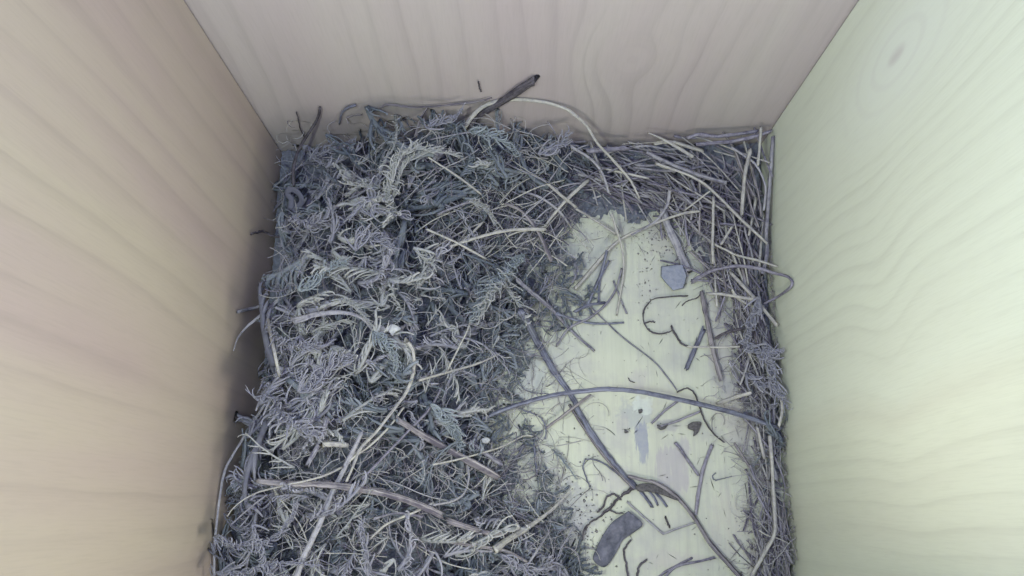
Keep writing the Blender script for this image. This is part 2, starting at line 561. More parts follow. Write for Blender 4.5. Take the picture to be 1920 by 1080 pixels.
def stalk_path(pts, lift=1.2, fit=True, zs=None):
    """pts in photo places -> 3D path lying on the heap; lift mm or a list of mm per point; zs absolute mm."""
    n = len(pts)
    if zs is not None:
        w = [P(a, b, z / 1000.0) for (a, b), z in zip(pts, zs)]
    else:
        lf = list(lift) if isinstance(lift, (list, tuple)) else [lift] * n
        for i, (a, b) in enumerate(pts):
            q = PH(a, b, 0.0)
            lf[i] += 5.2 * min(1.0, q[2] / .014) * float(mossy(q[0], q[1]))
        w = [PH(a, b, l / 1000.0) for (a, b), l in zip(pts, lf)]
        if fit and n >= 3:
            z = np.array([q[2] for q in w])
            d = np.concatenate([[0], np.cumsum([math.dist(pts[i], pts[i + 1]) for i in range(n - 1)])])
            t = d / d[-1]
            zz = np.polyval(np.polyfit(t, z, 2 if n > 3 else 1), t)
            zz = np.maximum(zz, 0.0006)
            zz = 0.75 * zz + 0.25 * z
            w = [P(a, b, q) for (a, b), q in zip(pts, zz)]
    return np.array(w)


def stalk(name, label, cat, mat, pts, w_px, lift=1.2, taper=(1, 1), flat=1.0, fit=True, zs=None, twist=0.0, wob=.06, fold=0.0,
          per=5, parent=None, group=None, sides=8, jit=0.04):
    w = w_px * (.8 if name == 'root' else 1.0)
    ctrl = stalk_path(pts, lift, fit, zs)
    path = catmull(ctrl, per)
    n = len(path)
    r = w * 0.45 * pxm(ctrl[len(ctrl) // 2])
    t = np.linspace(0, 1, n)
    tp = taper[0] * (1 - t) + taper[1] * t
    ph = random.random() * 9
    rad = r * tp * (1 + wob * np.sin(t * 17 + ph) + wob * .7 * np.sin(t * 41 + ph * 2))
    if name == 'root':
        jit = max(jit, .28)
    if jit:
        path[1:-1] += rng.normal(0, jit * r, (n - 2, 3))
    # keep inside the box and above the floor board
    path[:, 2] = np.maximum(path[:, 2], rad * flat * .9 + .0001)
    path[:, 0] = np.clip(path[:, 0], XL + rad * .9, XR - rad * .9)
    path[:, 1] = np.minimum(path[:, 1], YB - rad * .9)
    V, F, U = tube(path, rad, sides, flat, twist or random.uniform(-.8, .8), fold=fold, ridge=.16, ragged=1.3)
    base = path[0] if path[0][2] < path[-1][2] else path[-1]
    if parent is not None:
        o = link(name, mesh_from(name, np.array(V) - np.array(parent.location), F, mat, uv=U), parent)
        return o
    o = link(name, mesh_from(name, np.array(V) - base, F, mat, uv=U))
    o.location = base
    tag(o, label, cat, group)
    return o


P_, G_, L_, S_, D_, W_ = M_PALE, M_GREY, M_LAV, M_STEM, M_DARK, M_BROWNGREY
FL = dict(flat=.4, fold=.15)

# (name, label, material, places in the photo, width px, options)
STALKS = [
    # against the back wall
    ('twig', 'thick dark broken twig leaning up against the back wall', D_, [(1003, 148), (975, 165), (940, 190), (905, 212), (880, 232)], 19, dict(zs=[38, 35, 31, 28, 25], taper=(1, .75), jit=.08)),
    ('straw', 'long pale split straw arching over the moss in front of the dark twig', P_, [(871, 240), (885, 218), (912, 196), (957, 187), (1013, 190), (1057, 202), (1080, 217), (1101, 237), (1120, 268), (1152, 303), (1183, 340), (1199, 372)], 8, dict(zs=[26, 29, 31, 33, 33, 31, 29, 26, 22, 16, 12, 9.5], flat=.5, taper=(1.15, .6))),
    ('twig', 'thin pale knobbly twig lying along the back wall above the moss', W_, [(697, 209), (712, 203), (729, 196), (770, 201), (830, 198), (892, 191), (920, 184)], 5, dict(zs=[25, 27, 29, 28, 28, 29, 31], wob=.2)),
    ('twig', 'short forked side twig hanging from the thin pale twig', W_, [(801, 202), (792, 216), (785, 233), (779, 256)], 6, dict(zs=[28, 27, 26, 26], taper=(.8, 1.1))),
    ('twig', 'curved dark twig standing up in the back left corner', D_, [(600, 202), (598, 215), (590, 232), (569, 265), (557, 289), (550, 321), (551, 348)], 7, dict(zs=[27, 25, 22, 16, 13, 12, 11], taper=(.7, 1.1))),
    ('root', 'faint thin dark rootlet on the back wall left of the curved twig', D_, [(556, 210), (559, 222), (563, 240), (570, 256)], 3, dict(zs=[22, 19, 14, 10])),
    ('root', 'tiny dark splinter on the back wall beside the dark twig tip', D_, [(897, 153), (899, 163), (902, 172)], 4, dict(zs=[38, 36, 34])),
    ('twig', 'short grey twig on the back wall above the moss, left of the knobbly twig', S_, [(667, 197), (650, 203), (640, 215), (636, 232)], 6, dict(zs=[27, 25, 22, 18], taper=(1, .6))),
    ('root', 'bent pale rootlet below the short grey twig at the back wall', W_, [(678, 215), (660, 218), (650, 222), (654, 232)], 4, dict(zs=[25, 24, 23, 22])),
    ('root', 'dark crooked rootlet sticking out onto the left wall', D_, [(471, 439), (480, 436), (490, 434), (500, 437), (512, 442), (528, 446)], 6, dict(zs=[14, 13, 13, 12.5, 12, 12], jit=.2)),
    # left wall
    ('straw', 'grey straw end pointing at the left wall, crossing another', G_, [(446, 585), (474, 578), (506, 570)], 7, dict(zs=[22, 19, 17])),
    ('straw', 'tapering grey blade bent down along the left wall', G_, [(556, 533), (530, 556), (504, 578), (478, 600), (459, 617), (445, 636), (438, 658)], 9, dict(zs=[19, 20, 21, 23, 24, 23, 21], taper=(1.1, .2), **FL)),
    ('straw', 'short pale straw standing nearly upright by the left wall', P_, [(501, 577), (504, 604), (513, 651), (524, 704)], 7, dict(lift=3.5, wob=.03)),
    ('straw', 'long thin grey stalk bowed against the lower left wall', G_, [(498, 756), (476, 790), (453, 827), (434, 858), (421, 885), (413, 927), (407, 975), (402, 1030), (402, 1085)], 7, dict(zs=[20, 22, 25, 26, 27, 28, 29, 29, 28], taper=(.9, .7), flat=.6)),
    ('straw', 'thin pale curved straw left of the broad straw, near the left wall', P_, [(426, 968), (440, 950), (463, 933), (490, 921), (535, 910)], 4, dict(lift=4, taper=(.5, 1))),
    ('straw', 'second thin straw just below the thin curved one by the left wall', G_, [(433, 984), (455, 964), (480, 943), (500, 928)], 4, dict(lift=3)),
    # lower left moss heap
    ('straw', 'broad mottled flat straw lying across the lower moss', W_, [(483, 902), (520, 906), (563, 908), (605, 909), (647, 913), (713, 924), (763, 938), (800, 953), (830, 968)], 14, dict(lift=4.5, taper=(.75, 1.05), flat=.4, fold=.12)),
    ('straw', 'broad straw piece continuing right of the mottled flat straw', W_, [(840, 977), (880, 990), (927, 1001), (955, 992)], 13, dict(lift=3, flat=.4, taper=(1, .7))),
    ('straw', 'wide pale blade rising to the right from the lower moss edge', P_, [(1074, 916), (1054, 937), (1033, 957), (1008, 976), (983, 993), (950, 1013), (924, 1034)], 13, dict(lift=3.5, taper=(.15, 1.1), **FL)),
    ('straw', 'pale hooked straw curving down through the middle of the moss', P_, [(761, 638), (771, 650), (776, 668), (775, 699), (763, 733), (747, 757), (707, 808), (676, 841), (664, 870), (650, 902)], 9, dict(lift=8.5, taper=(1.05, .6))),
    ('straw', 'thin pale straw running beside the lower half of the hooked one', P_, [(757, 763), (730, 800), (697, 833), (663, 858), (640, 884)], 5, dict(lift=3.5)),
    ('straw', 'grey stalk running down and out at the lower left edge of the picture', G_, [(678, 812), (655, 858), (640, 890), (620, 930), (597, 987), (570, 1042), (553, 1090)], 11, dict(lift=2.6, taper=(.8, 1.1))),
    ('straw', 'broad speckled flat blade slanting across the moss at centre', W_, [(743, 787), (770, 803), (797, 820), (830, 838), (863, 857), (897, 875), (932, 895)], 17, dict(lift=4.5, flat=.35, taper=(.7, 1))),
    ('straw', 'thin pale straw crossing the broad speckled blade', P_, [(813, 871), (853, 863), (897, 851), (940, 838), (980, 818), (1000, 818)], 5, dict(lift=[3.5, 6, 4, 3, 3, 2], taper=(.8, .8))),
    ('straw', 'short flat grey straw right of the speckled blade', G_, [(880, 828), (905, 846), (930, 864), (945, 872)], 11, dict(lift=2, **FL)),
    ('straw', 'thin violet stem slanting under the feathery moss leaf', L_, [(828, 725), (815, 752), (795, 778), (747, 827), (710, 866), (678, 899)], 5, dict(lift=2.5)),
    ('straw', 'thin straw leading from the moss onto the bare floor at centre', P_, [(785, 713), (838, 698), (875, 688), (904, 678), (936, 663)], 6, dict(lift=3, taper=(1, .7))),
    ('straw', 'fine white stem rising from the moss towards the centre', P_, [(838, 696), (862, 648), (876, 620), (884, 596)], 4, dict(lift=4)),
    ('dry_grass', 'broad curved grass blade arching over the left moss', G_, [(551, 602), (572, 596), (593, 590), (637, 586), (673, 594), (696, 616), (712, 649)], 14, dict(lift=[3, 5, 6, 7, 6, 4, 2], taper=(1.1, .2), fit=False, **FL)),
    ('straw', 'thick pale short straw stub stuck in the lower left moss', P_, [(602, 833), (625, 832), (650, 834)], 12, dict(lift=3)),
    ('straw', 'upright grey straw stub crossing behind the thick pale stub', G_, [(612, 786), (600, 826), (588, 850), (576, 872)], 11, dict(lift=1.5)),
    ('straw', 'thin pale straw ending above the broad mottled straw', P_, [(540, 908), (567, 903), (607, 892), (642, 876)], 5, dict(lift=5.5, taper=(.7, 1))),
    ('straw', 'thin curved straw rising under the broad mottled straw', P_, [(693, 1011), (723, 984), (753, 970), (785, 957), (813, 943)], 6, dict(lift=2.5, taper=(.7, 1))),
    ('straw', 'thin straw bowed flat below the mottled straw', G_, [(700, 973), (737, 963), (765, 964), (793, 969)], 5, dict(lift=3)),
    ('straw', 'thin looped straw curling beside the end of the mottled straw', G_, [(813, 947), (847, 940), (870, 925), (879, 895), (876, 868)], 5, dict(lift=3)),
    ('straw', 'forked flat straw near the bottom edge below the wide pale blade', W_, [(827, 1012), (880, 1022), (930, 1029), (955, 1036), (987, 1053)], 7, dict(lift=3)),
    ('straw', 'short thin straw leaning left below the wide pale blade', G_, [(1032, 995), (1014, 1022), (1000, 1043), (985, 1065)], 5, dict(lift=3)),
    # top centre, thin crossing stems
    ('straw', 'pale straw crossing another in an X above the centre, sloping down right', P_, [(1026, 344), (1052, 366), (1080, 389)], 6, dict(lift=4)),
    ('straw', 'pale straw of the X above the centre, sloping down left', P_, [(1100, 340), (1064, 373), (1040, 400), (1020, 426)], 7, dict(lift=2.5, taper=(1.1, .7))),
    ('straw', 'long pale straw pointing right over the bare floor to the straw heap', P_, [(1312, 396), (1287, 399), (1262, 406), (1235, 416), (1208, 428), (1168, 446), (1140, 470), (1094, 524), (1078, 541)], 7, dict(lift=[6, 6, 5, 4, 3, 2, 1, .6, .6], taper=(.8, 1.1))),
    ('straw', 'thin pale upright straw crossing the long right-pointing straw', P_, [(1147, 402), (1155, 430), (1164, 456), (1169, 487), (1168, 520), (1156, 590)], 6, dict(lift=[5, 4, 3.5, 2.5, 2, 1], taper=(1, .6))),
    ('straw', 'greenish blade with a rounded tip curving into the straw heap', G_, [(1256, 350), (1254, 370), (1249, 388), (1234, 410), (1215, 424), (1185, 440)], 9, dict(lift=4, taper=(1, .5), **FL)),
    ('straw', 'wide flat grey straw running down to the grey chip', G_, [(1243, 393), (1252, 424), (1268, 457), (1280, 487), (1290, 509)], 18, dict(lift=1.6, flat=.3, taper=(.8, 1.05))),
    ('straw', 'long thin straw slanting across the straw heap to the right wall', P_, [(1229, 306), (1270, 320), (1309, 337), (1341, 362), (1388, 409), (1438, 456)], 6, dict(lift=5)),
    ('straw', 'thick pale straw above the long slanting one in the straw heap', G_, [(1211, 284), (1235, 297), (1262, 309), (1309, 328), (1364, 343)], 9, dict(lift=3.6)),
    ('straw', 'pale straw tip poking up the back wall over the straw heap', P_, [(1215, 249), (1235, 257), (1256, 268), (1298, 293)], 7, dict(lift=4, taper=(.4, 1.1))),
    ('straw', 'pale upright straw in the right part of the straw heap', P_, [(1407, 282), (1402, 303), (1397, 326), (1394, 360), (1391, 404)], 8, dict(lift=4.5)),
    ('straw', 'thin pale straw standing up in the back right corner', P_, [(1427, 238), (1425, 270), (1421, 310)], 6, dict(lift=4)),
    ('straw', 'long grey straw lying along the foot of the right wall near the back corner', G_, [(1449, 258), (1445, 320), (1441, 372), (1436, 452)], 8, dict(lift=2.5)),
    ('straw', 'thin bent straw beside the wall straw in the back right corner', G_, [(1372, 277), (1395, 292), (1419, 312), (1435, 350), (1432, 395)], 5, dict(lift=3.5)),
    ('straw', 'thin upright straw in the middle of the right straw heap', P_, [(1338, 370), (1337, 420), (1336, 455), (1337, 493)], 6, dict(lift=4.5)),
    ('straw', 'thin straw sloping down left in the middle of the straw heap', P_, [(1331, 358), (1308, 376), (1283, 395)], 4, dict(lift=5)),
    ('straw', 'short pale straw sloping left below the upright straws', P_, [(1373, 424), (1362, 442), (1352, 458)], 5, dict(lift=4)),
    ('straw', 'dark grey straw along the top of the straw heap at the back wall', L_, [(1290, 259), (1312, 252), (1341, 256), (1380, 252), (1418, 246)], 8, dict(lift=2)),
    ('straw', 'grey straw just below the dark one along the back wall', L_, [(1303, 271), (1340, 268), (1372, 265), (1410, 257), (1446, 246)], 8, dict(lift=3)),
    ('straw', 'curved grey straw bending down left of the straw heap', G_, [(1070, 274), (1101, 293), (1117, 307), (1128, 322), (1136, 342), (1142, 362)], 6, dict(lift=4)),
    ('twig', 'thick grey stick along the back wall beside the straw heap', L_, [(1095, 283), (1130, 281), (1176, 277)], 13, dict(lift=2, wob=.1)),
    ('straw', 'pale straw curving left over the dark hollow at centre', P_, [(844, 462), (870, 453), (904, 443), (940, 434), (980, 430), (1022, 430)], 7, dict(lift=5, taper=(.8, 1))),
    ('straw', 'mottled stalk hanging down over the dark hollow at centre', W_, [(944, 381), (962, 387), (979, 397), (1001, 422), (1017, 450), (1034, 490)], 8, dict(lift=4, taper=(.8, 1.3), flat=.6)),
    ('straw', 'thin grey stem arching left of the pale X straws', G_, [(979, 359), (1003, 366), (1026, 378), (1048, 396), (1067, 420)], 5, dict(lift=3.5)),
    ('straw', 'thin pale stem running down right from the X straws', P_, [(1079, 391), (1100, 403), (1120, 416), (1156, 439)], 5, dict(lift=2.5)),
    ('straw', 'fine straight pale straw in the upper moss', P_, [(803, 295), (844, 321), (875, 343), (902, 364)], 5, dict(lift=5, taper=(.7, 1))),
    ('straw', 'fine straight straw crossing the curving pale one from above left', P_, [(800, 430), (830, 443), (862, 458), (911, 485)], 5, dict(lift=6)),
    ('straw', 'short straight straw crossing the curving pale one from above right', P_, [(904, 418), (888, 434), (868, 452)], 5, dict(lift=3.5)),
    ('straw', 'pale slanting straw left of the dark hollow, under the white tuft', G_, [(821, 402), (846, 391), (874, 381), (900, 378)], 6, dict(lift=4)),
    # bare floor
    ('straw', 'grey flat straw slanting down from the dark hollow onto the floor', G_, [(968, 524), (1000, 551), (1030, 576), (1055, 603), (1078, 627), (1114, 658)], 10, dict(lift=[4, 2.5, 1.2, .8, .8, .8], taper=(1, .5), fit=False, **FL)),
    ('stalk', 'long stout dark split stalk lying across the bare floor', S_, [(978, 585), (987, 601), (1007, 640), (1039, 695), (1072, 744), (1100, 797), (1127, 837), (1160, 878), (1192, 912)], 15, dict(lift=[5, 4, 2.5, 1.6, 1.5, 1.5, 1.5, 1.5, 1.5], taper=(1.05, .75), fit=False, flat=.5, wob=.1, jit=.12)),
    ('straw', 'pale split fibre lying against the stout dark stalk', W_, [(1068, 760), (1097, 806), (1130, 852), (1165, 893), (1188, 916)], 6, dict(lift=1.6)),
    ('stalk', 'dark brittle stalk running from the black knot to the bottom edge', W_, [(1180, 893), (1205, 900), (1233, 907), (1270, 933), (1303, 973), (1333, 1020), (1380, 1073), (1395, 1092)], 12, dict(lift=2.2, taper=(.6, 1), flat=.6)),
    ('stem', 'smooth slate grey stem arching over the bare floor to the right wall', S_, [(903, 786), (935, 772), (967, 760), (1033, 742), (1107, 732), (1150, 730), (1200, 735), (1267, 748), (1333, 763), (1400, 782), (1466, 804)], 11, dict(zs=[7, 9.5, 12, 16, 18.5, 19, 18.5, 17, 14, 11, 7], wob=.03, taper=(.8, 1))),
    ('straw', 'thin two-toned straw leaning under the arching stem', W_, [(1106, 741), (1078, 762), (1050, 783), (1023, 803)], 6, dict(lift=[6, 4, 2.5, 1.5])),
    ('root', 'thin brown rootlet curled in a half ring left of the stout stalk', S_, [(970, 763), (990, 772), (1010, 780), (1020, 792), (1024, 806), (1022, 824)], 4, dict(lift=2)),
    ('straw', 'thin grey stem lying down the floor left of the stout stalk', S_, [(1001, 818), (1003, 853), (1007, 891)], 5, dict(lift=1)),
    ('root', 'black wiry rootlet bent in a loop on the bare floor', D_, [(1289, 555), (1255, 556), (1224, 561), (1214, 571), (1207, 583), (1206, 597), (1211, 612), (1224, 624), (1245, 625), (1260, 620)], 4, dict(lift=.8, jit=.15, wob=.2)),
    ('root', 'black rootlet tail running on from the wiry loop', D_, [(1258, 610), (1266, 627), (1276, 642), (1290, 649)], 5, dict(lift=.8, jit=.15)),
    ('root', 'tiny black spur inside the wiry rootlet loop', D_, [(1209, 606), (1218, 603), (1228, 604)], 4, dict(lift=.8)),
    ('straw', 'thin white straw pointing right from the black rootlet', P_, [(1288, 650), (1335, 651), (1388, 650)], 4, dict(lift=1.5)),
    ('twig', 'short dark blunt twig on the floor below the wiry rootlet', S_, [(1319, 617), (1310, 638), (1302, 655), (1287, 690)], 10, dict(lift=1)),
    ('root', 'fine black wavy rootlet right of the grey chip', D_, [(1279, 573), (1286, 566), (1296, 562), (1308, 558), (1315, 546)], 3, dict(lift=1)),
    ('stem', 'grey stem arching over to the right wall and hooking back', L_, [(1299, 528), (1318, 516), (1337, 507), (1380, 499), (1420, 503), (1451, 512), (1478, 520), (1484, 536), (1458, 556), (1431, 570)], 8, dict(zs=[3, 5, 8, 12, 15, 17, 17, 15, 12, 9], taper=(1.2, .6))),
    ('straw', 'pale jointed straw reaching the right wall above the hooked stem', P_, [(1341, 459), (1360, 468), (1380, 478), (1419, 488), (1457, 500)], 7, dict(lift=4, wob=.12, taper=(.7, .8))),
    ('straw', 'pale straw slanting down right under the hooked stem', P_, [(1369, 510), (1392, 535), (1415, 560), (1456, 609)], 8, dict(lift=3)),
    ('stalk', 'pale scaly stalk running down from the straw heap over the floor', W_, [(1315, 548), (1320, 575), (1325, 601), (1334, 647), (1342, 680), (1351, 710)], 10, dict(lift=2, wob=.14)),
    ('straw', 'thin straw fanning right below the hooked stem', P_, [(1325, 551), (1347, 551), (1370, 554), (1416, 562)], 6, dict(lift=3)),
    ('twig', 'dark short twig poking left out of the right heap', D_, [(1341, 635), (1354, 627), (1370, 621), (1394, 616)], 7, dict(lift=2)),
    ('straw', 'pale straw end lying over the right end of the arching stem', P_, [(1345, 757), (1375, 746), (1407, 737)], 8, dict(lift=[3, 6, 8])),
    ('straw', 'long pale straw along the lower right wall, kinked at its foot', P_, [(1443, 815), (1446, 850), (1450, 920), (1453, 970), (1452, 1002), (1435, 1034), (1408, 1082)], 8, dict(lift=2)),
    ('stalk', 'greyish soft stalk lying down the floor near the lower right', L_, [(1335, 835), (1325, 860), (1317, 887), (1310, 925), (1305, 964)], 8, dict(lift=1)),
    ('straw', 'short pale straw right of the arching stem', P_, [(1420, 800), (1426, 828), (1433, 858)], 7, dict(lift=2)),
    ('straw', 'short bright straw pressed against the right wall by the stem end', P_, [(1463, 738), (1467, 768), (1460, 800)], 6, dict(lift=4)),
    ('straw', 'thin grey straw bent in a V on the lower floor', G_, [(1177, 942), (1210, 972), (1241, 999), (1246, 1000), (1270, 991), (1302, 980)], 5, dict(lift=.8)),
    ('root', 'dark curved rootlet near the bottom edge beside the bark slab', D_, [(1183, 1012), (1173, 1024), (1170, 1040), (1174, 1060), (1179, 1085)], 6, dict(lift=1, taper=(.7, 1))),
    ('root', 'forked dark rootlet at the bottom edge', D_, [(1212, 1049), (1198, 1062), (1195, 1085)], 6, dict(lift=1)),
    ('root', 'black crooked root branching left from the knot above the bark slab', D_, [(1197, 912), (1180, 921), (1160, 933), (1143, 953), (1117, 973), (1097, 990), (1092, 1014)], 8, dict(lift=1.2, jit=.35, wob=.25, taper=(1.2, .5))),
    ('root', 'black root spur at the upper end of the crooked root', D_, [(1163, 936), (1150, 926), (1136, 934), (1131, 950), (1120, 960)], 5, dict(lift=1, jit=.3)),
    ('root', 'small black root spur pointing at the bark slab', D_, [(1143, 956), (1156, 962), (1168, 962)], 4, dict(lift=1, jit=.3)),
    ('straw', 'grey flattened fibre below the black knot, upper of three', S_, [(1200, 921), (1212, 935), (1222, 950)], 7, dict(lift=.8)),
    ('straw', 'grey flattened fibre below the black knot, middle of three', S_, [(1218, 922), (1227, 934), (1233, 947)], 5, dict(lift=.8)),
    ('straw', 'grey flattened fibre below the black knot, rightmost of three', S_, [(1230, 925), (1240, 936), (1250, 950)], 5, dict(lift=.8)),
    ('straw', 'grey leaf stalk lying on the scraped stain', L_, [(1266, 830), (1276, 842), (1288, 860), (1310, 891)], 6, dict(lift=.8)),
    ('straw', 'dark thin stem curving in the pale gap at centre, left one', S_, [(1138, 472), (1132, 495), (1124, 520), (1103, 570)], 6, dict(lift=[3, 2, 1.5, 1])),
    ('straw', 'dark thin stem in the pale gap at centre, right one', S_, [(1142, 488), (1130, 512), (1124, 530), (1122, 567)], 5, dict(lift=[2.5, 1.5, 1, .8])),
    ('straw', 'small dark bent straw on the floor at the foot of the thin stems', S_, [(1078, 584), (1092, 577), (1107, 571), (1137, 567)], 7, dict(lift=1)),
    ('straw', 'grey straw lying level on the floor below the thin stems', S_, [(1043, 588), (1075, 599), (1107, 606), (1140, 607), (1168, 605)], 7, dict(lift=.9, taper=(.8, .6))),
    ('straw', 'long thin bowed stem sweeping down left over the centre floor', G_, [(1166, 504), (1156, 538), (1140, 566), (1107, 595), (1069, 614), (1043, 648)], 5, dict(lift=2)),
    ('straw', 'thin grey stem on the floor right of the sweeping stem', G_, [(1150, 527), (1162, 558), (1175, 588)], 4, dict(lift=1)),
    ('straw', 'fine pale hair-like stem running down right over the bare floor', G_, [(1098, 567), (1133, 601), (1169, 634), (1224, 676), (1250, 706), (1269, 732)], 3, dict(lift=.6)),
    ('root', 'thin dark hooked rootlet crossing the right part of the arching stem', D_, [(1270, 735), (1280, 730), (1290, 728), (1300, 735), (1307, 750), (1316, 777), (1326, 797), (1340, 815), (1358, 830)], 4, dict(lift=1.2)),
    ('straw', 'thin grey straw under the arching stem beside the blue scrape', L_, [(1222, 793), (1245, 771), (1271, 752)], 5, dict(lift=.8)),
    ('straw', 'second thin grey straw below the arching stem', L_, [(1234, 801), (1266, 791), (1290, 781), (1312, 772)], 5, dict(lift=1)),
    ('straw', 'thin pinkish straw near the bottom edge of the floor', L_, [(1298, 1046), (1275, 1058), (1250, 1071), (1236, 1082)], 5, dict(lift=.7)),
    ('straw', 'thin bowed grey straw ending at the brittle stalk near the bottom', L_, [(1338, 1046), (1310, 1053), (1283, 1058), (1262, 1066), (1245, 1085)], 5, dict(lift=.9)),
    ('root', 'thin dark looped rootlet left of the stout stalk foot', S_, [(1098, 861), (1115, 862), (1133, 870), (1160, 890), (1184, 913)], 4, dict(lift=1)),
    ('root', 'fine grey rootlet turning down from the looped rootlet', S_, [(1097, 861), (1093, 877), (1099, 895), (1106, 914)], 4, dict(lift=1)),
    ('root', 'thin dark rootlet running over the pale floor beside the centre moss', S_, [(940, 665), (957, 690), (978, 725), (995, 735), (1030, 739)], 3, dict(lift=.8)),
    ('root', 'tiny curved black hair above the arching stem', D_, [(1178, 708), (1181, 714), (1190, 717)], 3, dict(lift=.5)),
    ('root', 'tiny black splinter inside the V-bent straw', D_, [(1248, 970), (1252, 980), (1255, 989)], 5, dict(lift=.6)),
    ('root', 'small curled rootlet ring on the lower right floor', S_, [(1342, 887), (1336, 893), (1340, 900), (1348, 899), (1372, 893)], 3, dict(lift=.7)),
]
for (nm, lab, mat, pts, w, opt) in STALKS:
    stalk(nm, lab, {'root': 'root', 'twig': 'twig', 'stem': 'stem', 'stalk': 'stalk', 'dry_grass': 'grass'}.get(nm, 'straw'), mat, pts, w, **opt)


# ------------------------------------------------------------------ odd bits on the floor
def slab(name, label, cat, mat, outline, z, thick, tilt=0.0, bend=0.0):
    """A flat piece with its outline, given as places in the photo, a thickness and a slight bend."""
    o2 = catmull(list(outline) + [outline[0]], 4)[:-1]
    top = np.array([P(a, b, z + thick) for a, b in o2])
    ctr = top.mean(0)
    n = len(top)
    loc = np.array((ctr[0], ctr[1], z))
    d = np.linalg.norm(top[:, :2] - ctr[:2], axis=1)
    top[:, 2] += bend * (d / d.max()) ** 2 + tilt * (top[:, 0] - ctr[0])
    bot = top.copy()
    bot[:, 2] -= thick
    ins = ctr + (top - ctr) * .9
    ins[:, 2] = top[:, 2] + thick * .15
    cen = ctr.copy()
    cen[2] = z + thick * 1.1
    V = list(top) + list(bot) + list(ins) + [cen]
    F = []
    for i in range(n):
        j = (i + 1) % n
        F += [(i, j, n + j, n + i), (i, 2 * n + i, 2 * n + j, j), (2 * n + i, 3 * n, 2 * n + j)]
    F.append(tuple(range(n, 2 * n)))
    o = link(name, mesh_from(name, np.array(V) - loc, F, mat))
    o.location = loc
    return tag(o, label, cat)


slab('bark_piece', 'smooth slate grey curved bark slab on the lower floor', 'bark', M_BARK,
     [(1177, 958), (1203, 982), (1185, 1000), (1167, 1014), (1153, 1040), (1132, 1063), (1111, 1049), (1118, 1028), (1128, 1008), (1147, 980)], .0005, .0006, bend=.0022)
# grey chip: a small faceted block
cp = [(1241, 500), (1279, 496), (1287, 516), (1281, 540), (1262, 544), (1249, 530), (1240, 518)]
top = np.array([P(a, b, .0042) for a, b in cp])
bot = np.array([P(a, b, .0002) for a, b in cp])
cb = bot.mean(0)
bot = cb + (bot - cb) * np.array((1.08, 1.05, 1))
n_ = len(cp)
o = link('wood_chip', mesh_from('wood_chip', np.vstack([top, bot]) - cb, [tuple(range(n_ - 1, -1, -1)), tuple(range(n_, 2 * n_))] + [(i, (i + 1) % n_, n_ + (i + 1) % n_, n_ + i) for i in range(n_)], M_CHIP, smooth=False))
o.location = cb
bv = o.modifiers.new('edge', 'BEVEL'); bv.width = .0002; bv.segments = 2
tag(o, 'small blue grey faceted chip at the foot of the wide flat straw', 'chip')
slab('leaf_scrap', 'dark ragged leaf scrap under the arching stem near the right', 'leaf scrap', M_SCRAP,
     [(1291, 795), (1300, 791), (1314, 792), (1312, 803), (1308, 812), (1300, 818), (1301, 808), (1290, 803)], .0006, .0006, bend=.0005)
slab('leaf_scrap', 'dark shredded leaf scrap on the floor by the centre moss', 'leaf scrap', M_SCRAP,
     [(936, 731), (950, 734), (962, 740), (972, 741), (968, 749), (955, 748), (950, 741), (940, 738)], .0004, .0006, bend=.0008)
slab('leaf_scrap', 'small black crumbly scrap left of the second thin grey straw', 'leaf scrap', M_SCRAP,
     [(1232, 796), (1243, 799), (1252, 795), (1248, 803), (1240, 806), (1234, 802)], .0004, .0008, bend=.0004)
slab('leaf_scrap', 'tiny dark triangular scrap left of the blue scrape', 'leaf scrap', M_SCRAP, [(1171, 805), (1179, 810), (1172, 812)], .0003, .0005)
slab('leaf_scrap', 'tiny black scrap on the pale scraped patch under the arching stem', 'leaf scrap', M_SCRAP, [(1197, 768), (1204, 767), (1204, 773), (1199, 775)], .0003, .0006)
slab('bark_piece', 'mottled grey peeled bark flake joining the dark stalk at the black knot', 'bark', M_SCRAP,
     [(1190, 912), (1205, 906), (1228, 909), (1255, 922), (1272, 938), (1262, 936), (1240, 927), (1215, 922), (1197, 921)], .001, .0008, bend=.0008)
slab('white_flake', 'white waxy lump in the middle of the left moss', 'lump', M_WAX,
     [(703, 617), (709, 609), (719, 612), (724, 617), (733, 608), (746, 611), (751, 617), (741, 622), (735, 629), (728, 621), (716, 624), (708, 622)], .0335, .0012)
slab('white_flake', 'small pale lump at the right edge of the moss under the feathery leaf', 'lump', M_WAX,
     [(902, 823), (912, 820), (919, 824), (914, 831), (905, 830)], .0105, .0016)
# loop of pale peeled ribbon at the left
stalk('straw', 'pale peeled ribbon bent into a loop near the back left corner', 'straw', M_MOSSLAV,
      [(543, 392), (546, 375), (538, 362), (546, 355), (560, 362), (566, 377), (556, 392), (545, 402)], 13, zs=[13, 14, 15, 16, 16, 15, 13, 12], flat=.3)

# ------------------------------------------------------------------ moss
def leaf_strip(length, width, curl, segs=4):
    """One curled lance-shaped leaf from the origin along +X, curling to +Z."""
    V, F = [], []
    x = z = 0.0
    a = 0.0
    for i in range(segs):
        t = i / segs
        w = width * (0.55 + 1.1 * t) if t < .4 else width * (1.0 - (t - .4) / .62)
        dy = abs(w) * .5
        V += [(x, -dy, z + dy * .35), (x, dy, z + dy * .35)]
        a += curl / segs
        x += math.cos(a) * length / segs
        z += math.sin(a) * length / segs
    V.append((x, 0, z))
    for i in range(segs - 1):
        F.append((2 * i, 2 * i + 2, 2 * i + 3, 2 * i + 1))
    F.append((2 * segs - 2, 2 * segs, 2 * segs - 1))
    return np.array(V), F


